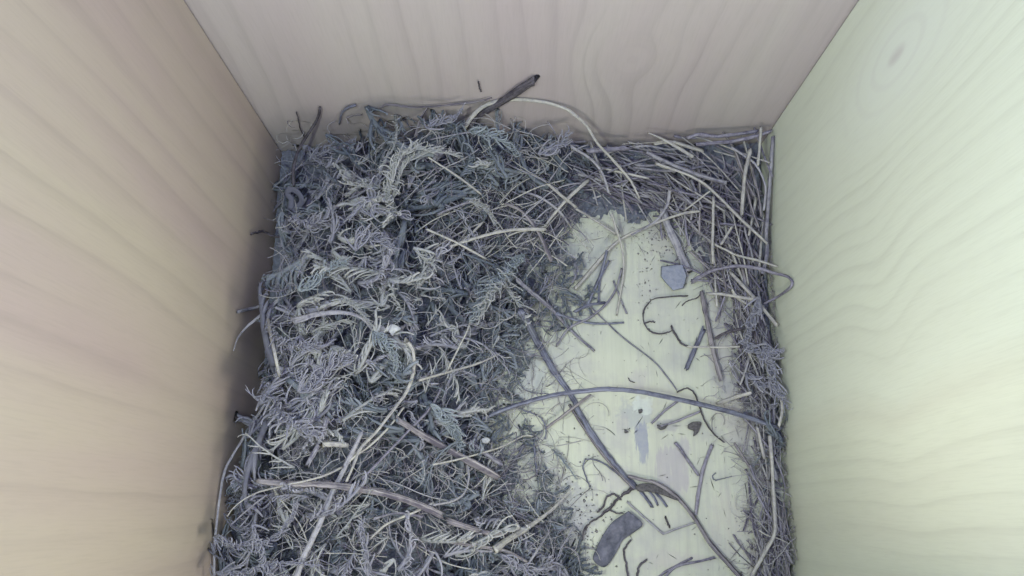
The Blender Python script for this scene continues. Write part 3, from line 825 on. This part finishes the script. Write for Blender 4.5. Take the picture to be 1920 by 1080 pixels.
def frame(tx, hint):
    tx = tx / (np.linalg.norm(tx) + 1e-12)
    zz = hint - tx * hint.dot(tx)
    nz = np.linalg.norm(zz)
    if nz < 1e-6:
        zz = np.cross(tx, (0.3, .8, .1)); nz = np.linalg.norm(zz)
    zz /= nz
    return np.column_stack([tx, np.cross(zz, tx), zz])


def sprig_leaves(path, nleaf, llen, lwid, spread=1.0, both=False, rs=random):
    """Leaf placements along a stem: list of (origin, 3x3, length, width, curl)."""
    path = np.asarray(path)
    tg = np.gradient(path, axis=0)
    out = []
    ph = rs.random() * 6
    for i in range(nleaf):
        t = (i + rs.random() * .8) / nleaf
        k = min(len(path) - 1, int(t * (len(path) - 1)))
        tt = tg[k] / (np.linalg.norm(tg[k]) + 1e-12)
        side = frame(tt, np.array((0, 0, 1.0)))
        ang = (ph + i * 2.4 + rs.uniform(-.4, .4)) if not both else rs.choice([.25, math.pi - .25]) + rs.gauss(0, .35)
        radial = side[:, 1] * math.cos(ang) + side[:, 2] * math.sin(ang)
        sp = spread * rs.uniform(.5, 1.15)
        d = tt * math.cos(sp) + radial * math.sin(sp)
        sc = (1 - .45 * t) * rs.uniform(.65, 1.2)
        out.append((path[k], frame(d, (tt + np.array((0, 0, .6))) if both else (tt if rs.random() < .5 else -tt + radial * .3)), llen * sc, lwid * rs.uniform(.75, 1.2), rs.uniform(.6, 3.0)))
    return out


def finger(rs, length, r, curl, fuzz, segs=6):
    """A curled tapering branchlet from the origin along +X, set with tiny leaves."""
    a = 0.0
    pts = [np.zeros(3)]
    for i in range(segs):
        a += curl / segs * (.5 + i / segs)
        pts.append(pts[-1] + np.array((math.cos(a), 0, math.sin(a))) * length / segs)
    path = np.array(pts)
    V, F, U = tube(path, r * np.linspace(1, .3, segs + 1), 4)
    V = list(V)
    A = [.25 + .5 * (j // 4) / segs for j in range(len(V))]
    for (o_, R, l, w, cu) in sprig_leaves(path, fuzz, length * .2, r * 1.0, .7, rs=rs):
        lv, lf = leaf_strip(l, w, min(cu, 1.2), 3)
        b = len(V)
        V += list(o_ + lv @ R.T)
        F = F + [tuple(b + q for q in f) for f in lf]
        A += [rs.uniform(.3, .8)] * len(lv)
    return np.array(V), F, np.array(A)


def sprig_template(seed, L, nb, blen, brad, spread, bend, fuzz=6):
    """A feathery moss shoot: curved stem, two rows of curled fuzzy branchlets."""
    rs = random.Random(seed)
    pts = [np.zeros(3)]
    d = np.array((1.0, 0, 0))
    n = 9
    curl = np.array((0, rs.uniform(-1, 1), rs.uniform(-.6, .8))) * bend / n
    for i in range(n):
        d = d + curl + np.array([rs.gauss(0, .08) for _ in range(3)])
        d /= np.linalg.norm(d)
        pts.append(pts[-1] + d * L / n)
    path = np.array(pts)
    V, F, U = tube(path, np.linspace(brad * 1.5, brad * .7, len(path)), 4)
    V = list(V)
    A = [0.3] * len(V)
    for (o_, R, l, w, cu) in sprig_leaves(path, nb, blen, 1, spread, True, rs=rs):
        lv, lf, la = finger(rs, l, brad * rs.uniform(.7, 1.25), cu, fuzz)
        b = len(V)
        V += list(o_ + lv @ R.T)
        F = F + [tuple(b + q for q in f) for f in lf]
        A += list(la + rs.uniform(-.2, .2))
    return np.array(V), F, np.array(A)


TEMPL = []
for i in range(14):
    TEMPL.append(sprig_template(100 + i, random.uniform(.009, .016), random.randint(10, 17), random.uniform(.0045, .0078), random.uniform(.00026, .00046), random.uniform(.6, 1.2), random.uniform(.5, 2.4), 8))
for i in range(6):        # thin bare curling branchlets
    TEMPL.append(sprig_template(200 + i, random.uniform(.009, .014), random.randint(5, 10), random.uniform(.004, .0065), random.uniform(.00014, .0002), random.uniform(.6, 1.1), random.uniform(1.2, 2.6), 3))


def rotm(az, el, roll):
    return np.array((Matrix.Rotation(az, 3, 'Z') @ Matrix.Rotation(-el, 3, 'Y') @ Matrix.Rotation(roll, 3, 'X')))


def merged(name, parts, mat, label, cat):
    """parts: list of (V, F, A) -> one object that nobody could count"""
    Vs, As, loops, starts, totals = [], [], [], [], []
    base = lo = 0
    for V, F, A in parts:
        Vs.append(V); As.append(A)
        for f in F:
            starts.append(lo); totals.append(len(f)); lo += len(f)
            loops.extend([base + q for q in f])
        base += len(V)
    me = bpy.data.meshes.new(name)
    V = np.vstack(Vs).astype(np.float32)
    me.vertices.add(len(V)); me.vertices.foreach_set('co', V.ravel())
    me.loops.add(lo); me.loops.foreach_set('vertex_index', np.array(loops, np.int32))
    me.polygons.add(len(starts))
    me.polygons.foreach_set('loop_start', np.array(starts, np.int32))
    me.polygons.foreach_set('loop_total', np.array(totals, np.int32))
    me.polygons.foreach_set('use_smooth', np.ones(len(starts), bool))
    me.materials.append(mat)
    a = me.attributes.new('shade', 'FLOAT', 'POINT')
    a.data.foreach_set('value', np.concatenate(As).astype(np.float32))
    me.update(); me.validate()
    o = link(name, me)
    return tag(o, label, cat, kind='stuff')


def inside(V, m=.0003):
    V[:, 0] = np.clip(V[:, 0], XL + m, XR - m)
    V[:, 1] = np.minimum(V[:, 1], YB - m)
    V[:, 2] = np.maximum(V[:, 2], .0003)
    return V


# crumbly bed under moss and straw, its dark colour painting shade into the gaps
gx = np.linspace(XL + .0006, XR - .0006, 150)
gy = np.linspace(YF + .001, YB - .0006, 150)
X, Y = np.meshgrid(gx, gy)
Z = hgt(X, Y)
bumpy = rng.normal(0, 1, X.shape)
for _ in range(2):
    bumpy = (bumpy + np.roll(bumpy, 1, 0) + np.roll(bumpy, 1, 1) + np.roll(bumpy, (1, 1), (0, 1))) / 4
bumpy /= bumpy.std()
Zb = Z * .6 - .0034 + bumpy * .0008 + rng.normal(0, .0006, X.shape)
Zb = np.where((X < -.056) | ((Y > .100) & (X < -.02)), np.maximum(Zb, .0007 + rng.uniform(0, .0014, X.shape)), Zb)  # bed extended: debris in the back corner, painted shade in the left trench
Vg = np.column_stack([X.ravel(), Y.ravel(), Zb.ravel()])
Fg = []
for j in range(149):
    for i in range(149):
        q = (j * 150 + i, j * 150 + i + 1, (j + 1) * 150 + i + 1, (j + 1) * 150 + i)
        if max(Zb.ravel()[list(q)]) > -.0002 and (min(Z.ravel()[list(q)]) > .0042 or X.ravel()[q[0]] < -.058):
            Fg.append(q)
bed = link('litter_gap_shade', mesh_from('litter_gap_shade', Vg, Fg, M_MAT))
tag(bed, 'crumbly litter bed under the moss and straw, coloured dark for shade in the gaps', 'litter', kind='stuff')

parts, parts_l = [], []
count = 0
while count < 700:
    x = random.uniform(XL + .001, XR - .001)
    y = random.uniform(-.03, YB - .001)
    m = float(mossy(x, y))
    h = float(hgt(x, y))
    if random.random() > m ** 1.5 or h < .0025 * random.random() + .0012:
        continue
    count += 1
    ti = random.randrange(14) if random.random() < .78 else random.randrange(14, 20)
    V, F, A = TEMPL[ti]
    s = random.choice([.55, .8, 1.05, 1.25, 1.5]) * random.uniform(.85, 1.15) * (1.0 if h > .008 else .7)
    R = rotm(2.6 * math.sin(x * 95 + 1) + 2.2 * math.sin(y * 85 + x * 70) + random.gauss(0, .7), random.gauss(.12, .35), random.uniform(0, 6.283)) * s
    lvl = random.random() ** .6
    h = h + min(1.0, h / .012) * .0065 * (math.sin(x * 410 + 1.3 * math.sin(y * 300)) * math.sin(y * 470 + 1.1 * math.sin(x * 350)))
    V2 = V @ R.T
    V2 -= V2.mean(0)
    V2 += (x, y, h * (.4 + .62 * lvl))
    A2 = A + random.uniform(-.2, .2) + .4 * math.sin(x * 230 + 2 * math.sin(y * 150)) * math.sin(y * 260 + 1.7)
    (parts_l if random.random() < .12 + .45 * (x < -.045) else parts).append((inside(V2), F, A2))
n = 0
while n < 170:                    # thin fringe where the heap runs out over the floor
    p = P(random.uniform(860, 1110), random.uniform(420, 1080), .002)
    h = float(hgt(p[0], p[1]))
    if not .0006 < h < .0065 or mossy(p[0], p[1]) < .12:
        continue
    V, F, A = TEMPL[random.randrange(20)]
    V2 = V @ (rotm(random.uniform(0, 6.283), random.gauss(.05, .2), random.uniform(0, 6.283)) * random.uniform(.3, .6)).T
    V2 += (p[0], p[1], h * .8 + .0008) - V2.mean(0)
    parts.append((inside(V2), F, A - random.uniform(0, .3)))
    n += 1
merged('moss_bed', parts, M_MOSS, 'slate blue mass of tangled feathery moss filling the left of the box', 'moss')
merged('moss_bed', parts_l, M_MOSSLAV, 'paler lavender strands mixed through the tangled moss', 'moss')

# moss sprigs one can pick out on top of the heap: each with a stem and its leaves
LEAF_BANK = {}


def leaf_mesh(mat, i):
    key = (mat.name, i)
    if key not in LEAF_BANK:
        rs = random.Random(i * 13 + 5)
        V, F, A = finger(rs, 1.0, rs.uniform(.065, .105), [.5, 1.0, 1.6, 2.2, 2.9][i % 5], 9)
        LEAF_BANK[key] = mesh_from('branchlet', V, F, mat, att=A)
    return LEAF_BANK[key]


def moss_sprig(label, pts, nleaf, leafpx, mat, lift=3.0, stempx=6, spread=.9, seed=0, group=None):
    rs = random.Random(seed)
    ctrl = stalk_path(pts, lift + 2.2, True)
    path = catmull(ctrl, 6)
    path[:, 2] = np.maximum(path[:, 2], .0008)
    r = stempx * .5 * pxm(ctrl[0])
    root = empty('moss_sprig', tuple(path[0]))
    tag(root, label, 'moss sprig', group)
    V, F, U = tube(path - path[0], np.linspace(r, r * .35, len(path)) * .7, 5)
    link('stem', mesh_from('stem', V, F, mat, att=[.3] * len(V)), root)
    for (o_, R, l, w, cu) in sprig_leaves(path, nleaf, leafpx * pxm(ctrl[0]), 1, spread, True, rs=rs):
        tip = o_ + R[:, 0] * l
        if tip[0] < XL + .0004 or tip[0] > XR - .0004 or tip[1] > YB - .0004 or tip[2] < .0004:
            continue
        ob = link('branchlet', leaf_mesh(mat, rs.randrange(5)), root)
        M = Matrix([[R[a][b] * l * (1 if b == 0 else rs.uniform(.85, 1.2)) for b in range(3)] + [o_[a] - path[0][a]] for a in range(3)] + [[0, 0, 0, 1]])
        ob.matrix_local = M
    return root


M_MOSSMID = leafmat('blue_moss_leaves', (.30, .36, .42), (.60, .67, .71))
MP, ML, MM = M_MOSSPALE, M_MOSSLAV, M_MOSSMID
SPRIGS = [
    ('large pale fluffy moss plume at the top of the moss', [(728, 380), (731, 345), (737, 312), (752, 290), (778, 278), (815, 283), (858, 290)], 70, 26, MP, dict(lift=5, stempx=12, spread=.6)),
    ('pale upright moss strand left of the fluffy plume', [(741, 216), (744, 245), (739, 275), (722, 300), (714, 325)], 22, 15, MP, dict(lift=-1, stempx=8, spread=.5)),
    ('second pale fluffy strand lying under the plume', [(735, 372), (745, 340), (760, 308), (785, 290), (830, 280)], 40, 22, MP, dict(lift=3.5, stempx=10, spread=.55)),
    ('small whitish moss tuft beside the dark hollow', [(880, 377), (897, 383), (913, 396), (926, 415)], 30, 18, MP, dict(lift=4, stempx=8, spread=.5)),
    ('bluish curled moss sprig bordering the dark hollow', [(983, 478), (957, 500), (925, 535), (905, 562), (886, 597)], 52, 26, MM, dict(lift=3.5, stempx=9, spread=1.0)),
    ('pale curled moss sprig beside the bluish one', [(960, 505), (930, 545), (908, 575), (896, 600)], 30, 24, MP, dict(lift=4.2, stempx=5, spread=1.1)),
    ('comb-like moss sprig with drooping leaves near the lower left wall', [(490, 722), (512, 752), (535, 782), (565, 800), (598, 815)], 40, 34, ML, dict(lift=4, stempx=8, spread=1.2)),
    ('comb-like moss sprig above the drooping one', [(560, 736), (583, 718), (606, 700), (630, 682), (650, 670)], 40, 32, ML, dict(lift=4, stempx=8, spread=1.2)),
    ('star-tipped moss sprig by the left wall', [(498, 612), (519, 633), (545, 643), (570, 648), (596, 646)], 34, 26, ML, dict(lift=4, stempx=9, spread=.9)),
    ('long moss sprig curving up in the bottom left corner', [(403, 1006), (447, 1022), (497, 1016), (540, 982), (561, 943)], 44, 26, ML, dict(lift=2.5, stempx=9, spread=.8)),
    ('moss sprig lying along the bottom edge at the left', [(406, 1074), (450, 1074), (490, 1068), (540, 1054), (600, 1062)], 40, 28, ML, dict(lift=2, stempx=10, spread=.8)),
    ('feathery leafy moss frond beside the speckled blade', [(808, 758), (828, 778), (847, 798), (865, 838)], 44, 30, MM, dict(lift=3.5, stempx=7, spread=.8)),
    ('moss sprig leaning down at the bottom left', [(473, 983), (484, 1012), (493, 1040), (505, 1078)], 26, 26, ML, dict(lift=3, stempx=8, spread=.9)),
    ('curled pale moss sprig in the middle of the left heap', [(668, 470), (676, 450), (700, 446), (722, 455), (740, 470)], 34, 26, ML, dict(lift=4, stempx=6, spread=1.2)),
    ('knotted pale moss curl right of the middle curl', [(775, 465), (795, 480), (803, 505), (790, 528), (765, 530)], 36, 26, MP, dict(lift=4, stempx=6, spread=1.2)),
    ('fuzzy caterpillar-like moss shoot pointing at the white lump', [(634, 562), (655, 568), (678, 588), (700, 612)], 60, 13, MP, dict(lift=6, stempx=10, spread=.7)),
    ('moss sprig with hooked tips below the white lump', [(700, 622), (725, 645), (740, 675), (745, 700)], 34, 24, MM, dict(lift=3.5, stempx=8, spread=1.0)),
    ('hooked moss sprig at the back between plume and dark twig', [(880, 245), (915, 250), (945, 268), (965, 290)], 30, 26, MM, dict(lift=4, stempx=6, spread=1.1)),
    ('moss sprig with curled fingers at the back wall', [(800, 240), (825, 228), (850, 222), (868, 205)], 24, 22, ML, dict(lift=3, stempx=6, spread=1.0)),
    ('curly moss sprig right of the centre back', [(1010, 290), (1035, 285), (1055, 270), (1062, 250)], 26, 24, ML, dict(lift=3, stempx=6, spread=1.0)),
    ('moss sprig hanging over the bottom edge at centre', [(940, 1040), (975, 1062), (1010, 1072), (1030, 1050)], 30, 24, ML, dict(lift=3, stempx=7, spread=1.0)),
    ('spiky moss sprig in the lower heap beside the grey stalk', [(690, 1080), (688, 1045), (682, 1010), (676, 975)], 30, 24, ML, dict(lift=2.5, stempx=10, spread=.7)),
    ('fern-like grey moss tip lying on the floor right of the centre moss', [(1036, 842), (1050, 857), (1065, 876), (1082, 900)], 34, 12, MM, dict(lift=1, stempx=3, spread=.6)),
    ('pale feathery moss frond at the foot of the right wall', [(1424, 556), (1412, 590), (1405, 612), (1398, 640)], 34, 26, ML, dict(lift=3, stempx=8, spread=.8)),
    ('hanging moss fringe lower on the right wall', [(1432, 640), (1445, 690), (1455, 730), (1478, 765)], 50, 28, ML, dict(lift=2.5, stempx=8, spread=.9)),
    ('short moss tuft on the right side below the dark short twig', [(1385, 640), (1415, 660), (1440, 668), (1462, 660)], 34, 26, ML, dict(lift=2.5, stempx=6, spread=1.0)),
    ('small moss tuft at the right wall beside the stem end', [(1400, 700), (1425, 720), (1450, 728), (1470, 745)], 30, 24, ML, dict(lift=2, stempx=6, spread=1.0)),
    ('moss wisp in the back left corner beside the curved twig', [(580, 300), (610, 282), (640, 275), (668, 262)], 30, 22, ML, dict(lift=2.5, stempx=6, spread=1.0)),
    ('moss sprig below the pale ribbon loop', [(540, 410), (570, 420), (600, 412), (625, 395)], 30, 24, ML, dict(lift=3, stempx=6, spread=1.0)),
    ('moss sprig fanning out above the left grass blade', [(560, 545), (590, 530), (620, 500), (650, 492)], 34, 24, MM, dict(lift=3, stempx=7, spread=1.0)),
]
for i, (lab, pts, nl, lp, mat, opt) in enumerate(SPRIGS):
    moss_sprig(lab, pts, int(nl * 1.45), lp * 1.4, mat, seed=i + 1, **opt)

# more loose sprigs on the surface that nothing tells apart
def near_stalk(px, py):
    for (_, _, _, pts, w, _) in STALKS:
        if w < 5:
            continue
        for (x1, y1), (x2, y2) in zip(pts, pts[1:]):
            L2 = (x2 - x1) ** 2 + (y2 - y1) ** 2
            t = max(0, min(1, ((px - x1) * (x2 - x1) + (py - y1) * (y2 - y1)) / L2))
            if math.hypot(px - x1 - t * (x2 - x1), py - y1 - t * (y2 - y1)) < 20:
                return True
    return False


small = []
for i in range(8):
    V, F, A = TEMPL[i if i < 5 else 11 + i]
    small.append(mesh_from('moss_sprig', V, F, [MP, ML, ML, ML, MP, ML, ML, MP][i], att=A + .15))
n = 0
while n < 125:
    px, py = random.uniform(480, 1060), random.uniform(215, 1075)
    p = PH(px, py, .0035)
    if mossy(p[0], p[1]) < .85 or p[2] < .007 or p[0] < XL + .017 or p[1] > YB - .012 or near_stalk(px, py):
        continue
    o = link('moss_sprig', small[random.randrange(8)])
    o.location = p
    o.rotation_euler = (random.uniform(0, 6.28), random.gauss(-.15, .25), random.uniform(0, 6.28))
    o.scale = (random.uniform(.75, 1.45),) * 3
    tag(o, 'short curled sprig lying loose on the surface of the moss heap', 'moss sprig', 'loose sprigs on the moss heap')
    n += 1

# ------------------------------------------------------------------ straw heap: stalks by the hundred
def straw_mesh(seed, mat, L, r):
    rs = random.Random(seed)
    k = rs.uniform(-.25, .25) if seed % 3 == 0 else rs.uniform(-.08, .08)
    t = np.linspace(-.5, .5, 9)
    path = np.column_stack([t * L, k * L * (4 * t * t - 1) * .5 + rs.uniform(-.03, .03) * L * np.sin(t * 7), rs.uniform(-.03, .03) * L * np.cos(t * 5)])
    rad = r * (1 + rs.uniform(-.35, .2) * t) * (1 + .07 * np.sin(t * 23 + seed))
    V, F, U = tube(path, rad, 6, rs.choice([1, .8, .45, .4]), rs.uniform(-1, 1), ridge=.16, ragged=1.3)
    return mesh_from('straw', V, F, mat, uv=U)


BANK = []
for i in range(26):
    L = random.uniform(.008, .032)
    BANK.append((straw_mesh(i, [L_, G_, P_, G_, L_, W_, P_][i % 7], L, random.choice([.00014, .0002, .00028, .00038, .0005])), L))
FINE = []
for i in range(14):
    L = random.uniform(.008, .022)
    FINE.append((straw_mesh(50 + i, [G_, P_, L_, P_][i % 4], L, random.uniform(.00012, .00024)), L))


def inpoly(x, y, poly):
    r = False
    for i in range(len(poly)):
        (x1, y1), (x2, y2) = poly[i - 1], poly[i]
        if (y1 > y) != (y2 > y) and x < (x2 - x1) * (y - y1) / (y2 - y1) + x1:
            r = not r
    return r


def scatter(poly, n, bank, azf, label, group, lo=.15, hi=1.0, offs=.001, tiltv=.12, sc=(.7, 1.1), stuff=None):
    xs = [a for a, b in poly]; ys = [b for a, b in poly]
    k = tries = 0
    while k < n and tries < n * 60:
        tries += 1
        px, py = random.uniform(min(xs), max(xs)), random.uniform(min(ys), max(ys))
        if not inpoly(px, py, poly):
            continue
        p = PH(px, py, 0.0)
        f = random.uniform(lo, hi)
        h = max(.0004, p[2])
        p = P(px, py, h * f + offs)
        me, L = bank[random.randrange(len(bank))]
        s = random.uniform(*sc)
        az = azf(px, py)
        el = random.gauss(0, tiltv)
        d = np.array((math.cos(az) * math.cos(el), math.sin(az) * math.cos(el), math.sin(el))) * L * s * .5
        ok = True
        for sg in (-1, 1):
            q = p + d * sg
            if q[0] < XL + .001 or q[0] > XR - .0008 or q[1] > YB - .0008 or q[2] < .0006 or q[2] > float(hgt(q[0], q[1])) + .006:
                ok = False
        if not ok:
            continue
        roll = random.uniform(0, 6.28)
        if stuff is not None:
            R = rotm(az, el, roll) * s
            V = np.empty(len(me.vertices) * 3); me.vertices.foreach_get('co', V)
            stuff.append((inside(V.reshape(-1, 3) @ R.T + p), [tuple(q.vertices) for q in me.polygons], np.full(len(me.vertices), random.random())))
        else:
            o = link('straw', me)
            o.matrix_world = Matrix.Translation(p) @ Matrix.Rotation(az, 4, 'Z') @ Matrix.Rotation(-el, 4, 'Y') @ Matrix.Rotation(roll, 4, 'X') @ Matrix.Scale(s, 4)
            tag(o, label, 'straw', group)
        k += 1


def az_heap(px, py):
    # mostly sloping down to the right, steeper near the right wall
    if px > 1385:
        return random.gauss(math.radians(-80), .45)
    r = random.random()
    if r < .6:
        return random.gauss(math.radians(-28), .25)
    if r < .8:
        return random.gauss(math.radians(-70), .3)
    return random.uniform(0, math.pi)


HEAP = [(1100, 290), (1180, 268), (1300, 255), (1445, 242), (1450, 470), (1380, 480), (1320, 440), (1240, 390), (1160, 380), (1100, 350)]
WALLSTRIP = [(1350, 450), (1450, 440), (1470, 600), (1480, 760), (1495, 1075), (1415, 1075), (1420, 960), (1425, 850), (1410, 780), (1385, 690), (1370, 560), (1320, 520)]
HOLLOW = [(770, 300), (900, 250), (1060, 260), (1120, 330), (1090, 430), (1040, 480), (960, 480), (860, 500), (780, 470)]
LOWMOSS = [(700, 760), (880, 820), (1000, 930), (1020, 1040), (860, 1075), (560, 1075), (520, 960), (640, 900)]
litter = []
scatter(HEAP, 330, BANK, az_heap, '', '', .05, .75, 0.0, stuff=litter)
scatter(WALLSTRIP, 190, BANK, lambda a, b: random.gauss(math.radians(-75), .6), '', '', .1, .8, 0.0, stuff=litter)
scatter(HOLLOW, 260, FINE, lambda a, b: random.uniform(0, 3.14), '', '', .3, .9, 0.0, tiltv=.3, stuff=litter)
scatter(LOWMOSS, 110, FINE, lambda a, b: random.uniform(0, 3.14), '', '', .5, .95, 0.0, tiltv=.3, stuff=litter)


def litmat():
    k = NT('straw_litter')
    at = k.n('ShaderNodeAttribute', attribute_name='shade').outputs['Fac']
    return k.color(k.ramp(at, [(0, (.10, .095, .14)), (.5, (.20, .195, .24)), (1, (.42, .43, .44))]))


merged('straw_litter', litter, litmat(), 'lower tangle of short grey straws under the loose stalks', 'straw')
scatter(HEAP, 80, BANK, az_heap, 'short grey straw tangled in the heap in the back right corner', 'straws of the back right heap', .7, 1.05, .0012)
scatter(WALLSTRIP, 56, BANK, lambda a, b: random.gauss(math.radians(-75), .6), 'short grey straw in the strip along the foot of the right wall', 'straws along the right wall', .6, 1.05, .001)
scatter(HOLLOW, 64, FINE, lambda a, b: random.choice([random.gauss(.6, .35), random.gauss(-.7, .35)]), 'thin fine stem criss-crossing the dark hollow above the centre', 'fine stems over the dark hollow', .95, 1.15, .004, tiltv=.15)
scatter(LOWMOSS, 40, FINE, lambda a, b: random.choice([random.gauss(.9, .35), random.gauss(-.5, .35)]), 'thin fine stem lying in the lower moss heap', 'fine stems in the lower moss', .95, 1.1, .004, tiltv=.15)

hairs = []
def hair(px, py, off, L, r, curl):
    p = PH(px, py, off)
    a = random.uniform(0, 6.28)
    pts = [np.zeros(3)]
    k1, k2 = random.gauss(0, curl), random.gauss(0, curl)
    e = random.gauss(0, .25)
    for q in range(9):
        a += k1 / 9 + k2 / 9 * math.sin(q * .8)
        e += random.gauss(0, .12)
        pts.append(pts[-1] + np.array((math.cos(a), math.sin(a), e * .5)) * L / 9)
    path = np.array(pts)
    path = path - path.mean(0) + p
    path[:, 2] = np.maximum(path[:, 2], r * 1.2)
    V, F, U = tube(path, r * np.linspace(1, .5, len(path)), 4)
    hairs.append((inside(np.array(V)), F, np.full(len(V), random.uniform(.35, 1.3))))


for _ in range(900):
    hair(random.uniform(520, 1060), random.uniform(225, 1075), random.uniform(.0005, .004), random.uniform(.006, .018), random.uniform(.00006, .00015), 2.2)
for _ in range(130):
    hair(random.uniform(930, 1120), random.uniform(430, 1060), random.uniform(.0002, .001), random.uniform(.005, .014), random.uniform(.00004, .0001), 1.6)
for _ in range(260):
    t = random.random()
    hair(min(1330 + 145 * t ** .5 + random.gauss(0, 30) - 25, 1330 + 145 * t ** .5), 430 + 640 * t, random.uniform(.0003, .002), random.uniform(.005, .014), random.uniform(.00005, .00013), 2.0)
merged('fine_fibres', hairs, litmat(), 'fine hair-like fibres strewn over moss, straw and floor edge', 'fibres')

# ------------------------------------------------------------------ crumbs and fibres on the floor
OCT = np.array([(1, 0, 0), (-1, 0, 0), (0, 1, 0), (0, -1, 0), (0, 0, 1), (0, 0, -1)], float)
OCF = [(0, 2, 4), (2, 1, 4), (1, 3, 4), (3, 0, 4), (2, 0, 5), (1, 2, 5), (3, 1, 5), (0, 3, 5)]
dust = []
k = 0
while k < 5200:
    px, py = random.uniform(900, 1500), random.uniform(400, 1085)
    p = P(px, py, 0.0)
    h = float(hgt(p[0], p[1]))
    near = min(1.0, h / .004)
    if h > .012 or random.random() > .035 + .9 * near:
        continue
    s = abs(random.gauss(0, .00009)) + .00005
    if random.random() < .5:
        V = OCT * (rng.uniform(.6, 1.3, (6, 3)) * s)
    else:
        V = OCT * np.array((s * random.uniform(3, 12), s * .45, s * .45))
    V = V @ rotm(random.uniform(0, 6.3), 0, 0).T + (p[0], p[1], h * random.uniform(.6, 1) + s * .5)
    dust.append((inside(V, .0001), OCF, np.full(6, random.random())))
    k += 1
for (cx, cy, sx, sy, cnt) in [(1240, 455, 28, 26, 130), (1112, 985, 22, 36, 90), (1215, 530, 14, 40, 50), (1050, 960, 36, 50, 160), (960, 690, 30, 40, 160), (1440, 1060, 25, 25, 160)]:
    for _ in range(cnt):
        p = P(random.gauss(cx, sx), random.gauss(cy, sy), 0.0)
        s = abs(random.gauss(0, .00016)) + .00006
        V = OCT * (rng.uniform(.5, 1.4, (6, 3)) * s) + (p[0], p[1], s * .4)
        dust.append((inside(V, .0001), OCF, np.full(6, random.random())))
merged('crumbs', dust, M_CRUMB, 'dark crumbs and fibre bits scattered over the floor board', 'crumbs')

# resin beads on the right wall
for (px, py, s) in [(1672, 862, .0007), (1676, 866, .0005), (1706, 858, .0006), (1716, 850, .0006), (1728, 856, .0007), (1735, 862, .0005), (1745, 858, .0004), (1698, 866, .0004), (1660, 870, .0004)]:
    w = wallpoint(px, py, 'r')
    V = OCT * np.array((s * .45, s * .7, s)) + (w[0] - s * .2 - rwall.parent.location.x * 0, w[1], w[2])
    o = link('resin_bead', mesh_from('resin_bead', V, OCF, M_RESIN), rwall)
    o.matrix_parent_inverse = inv
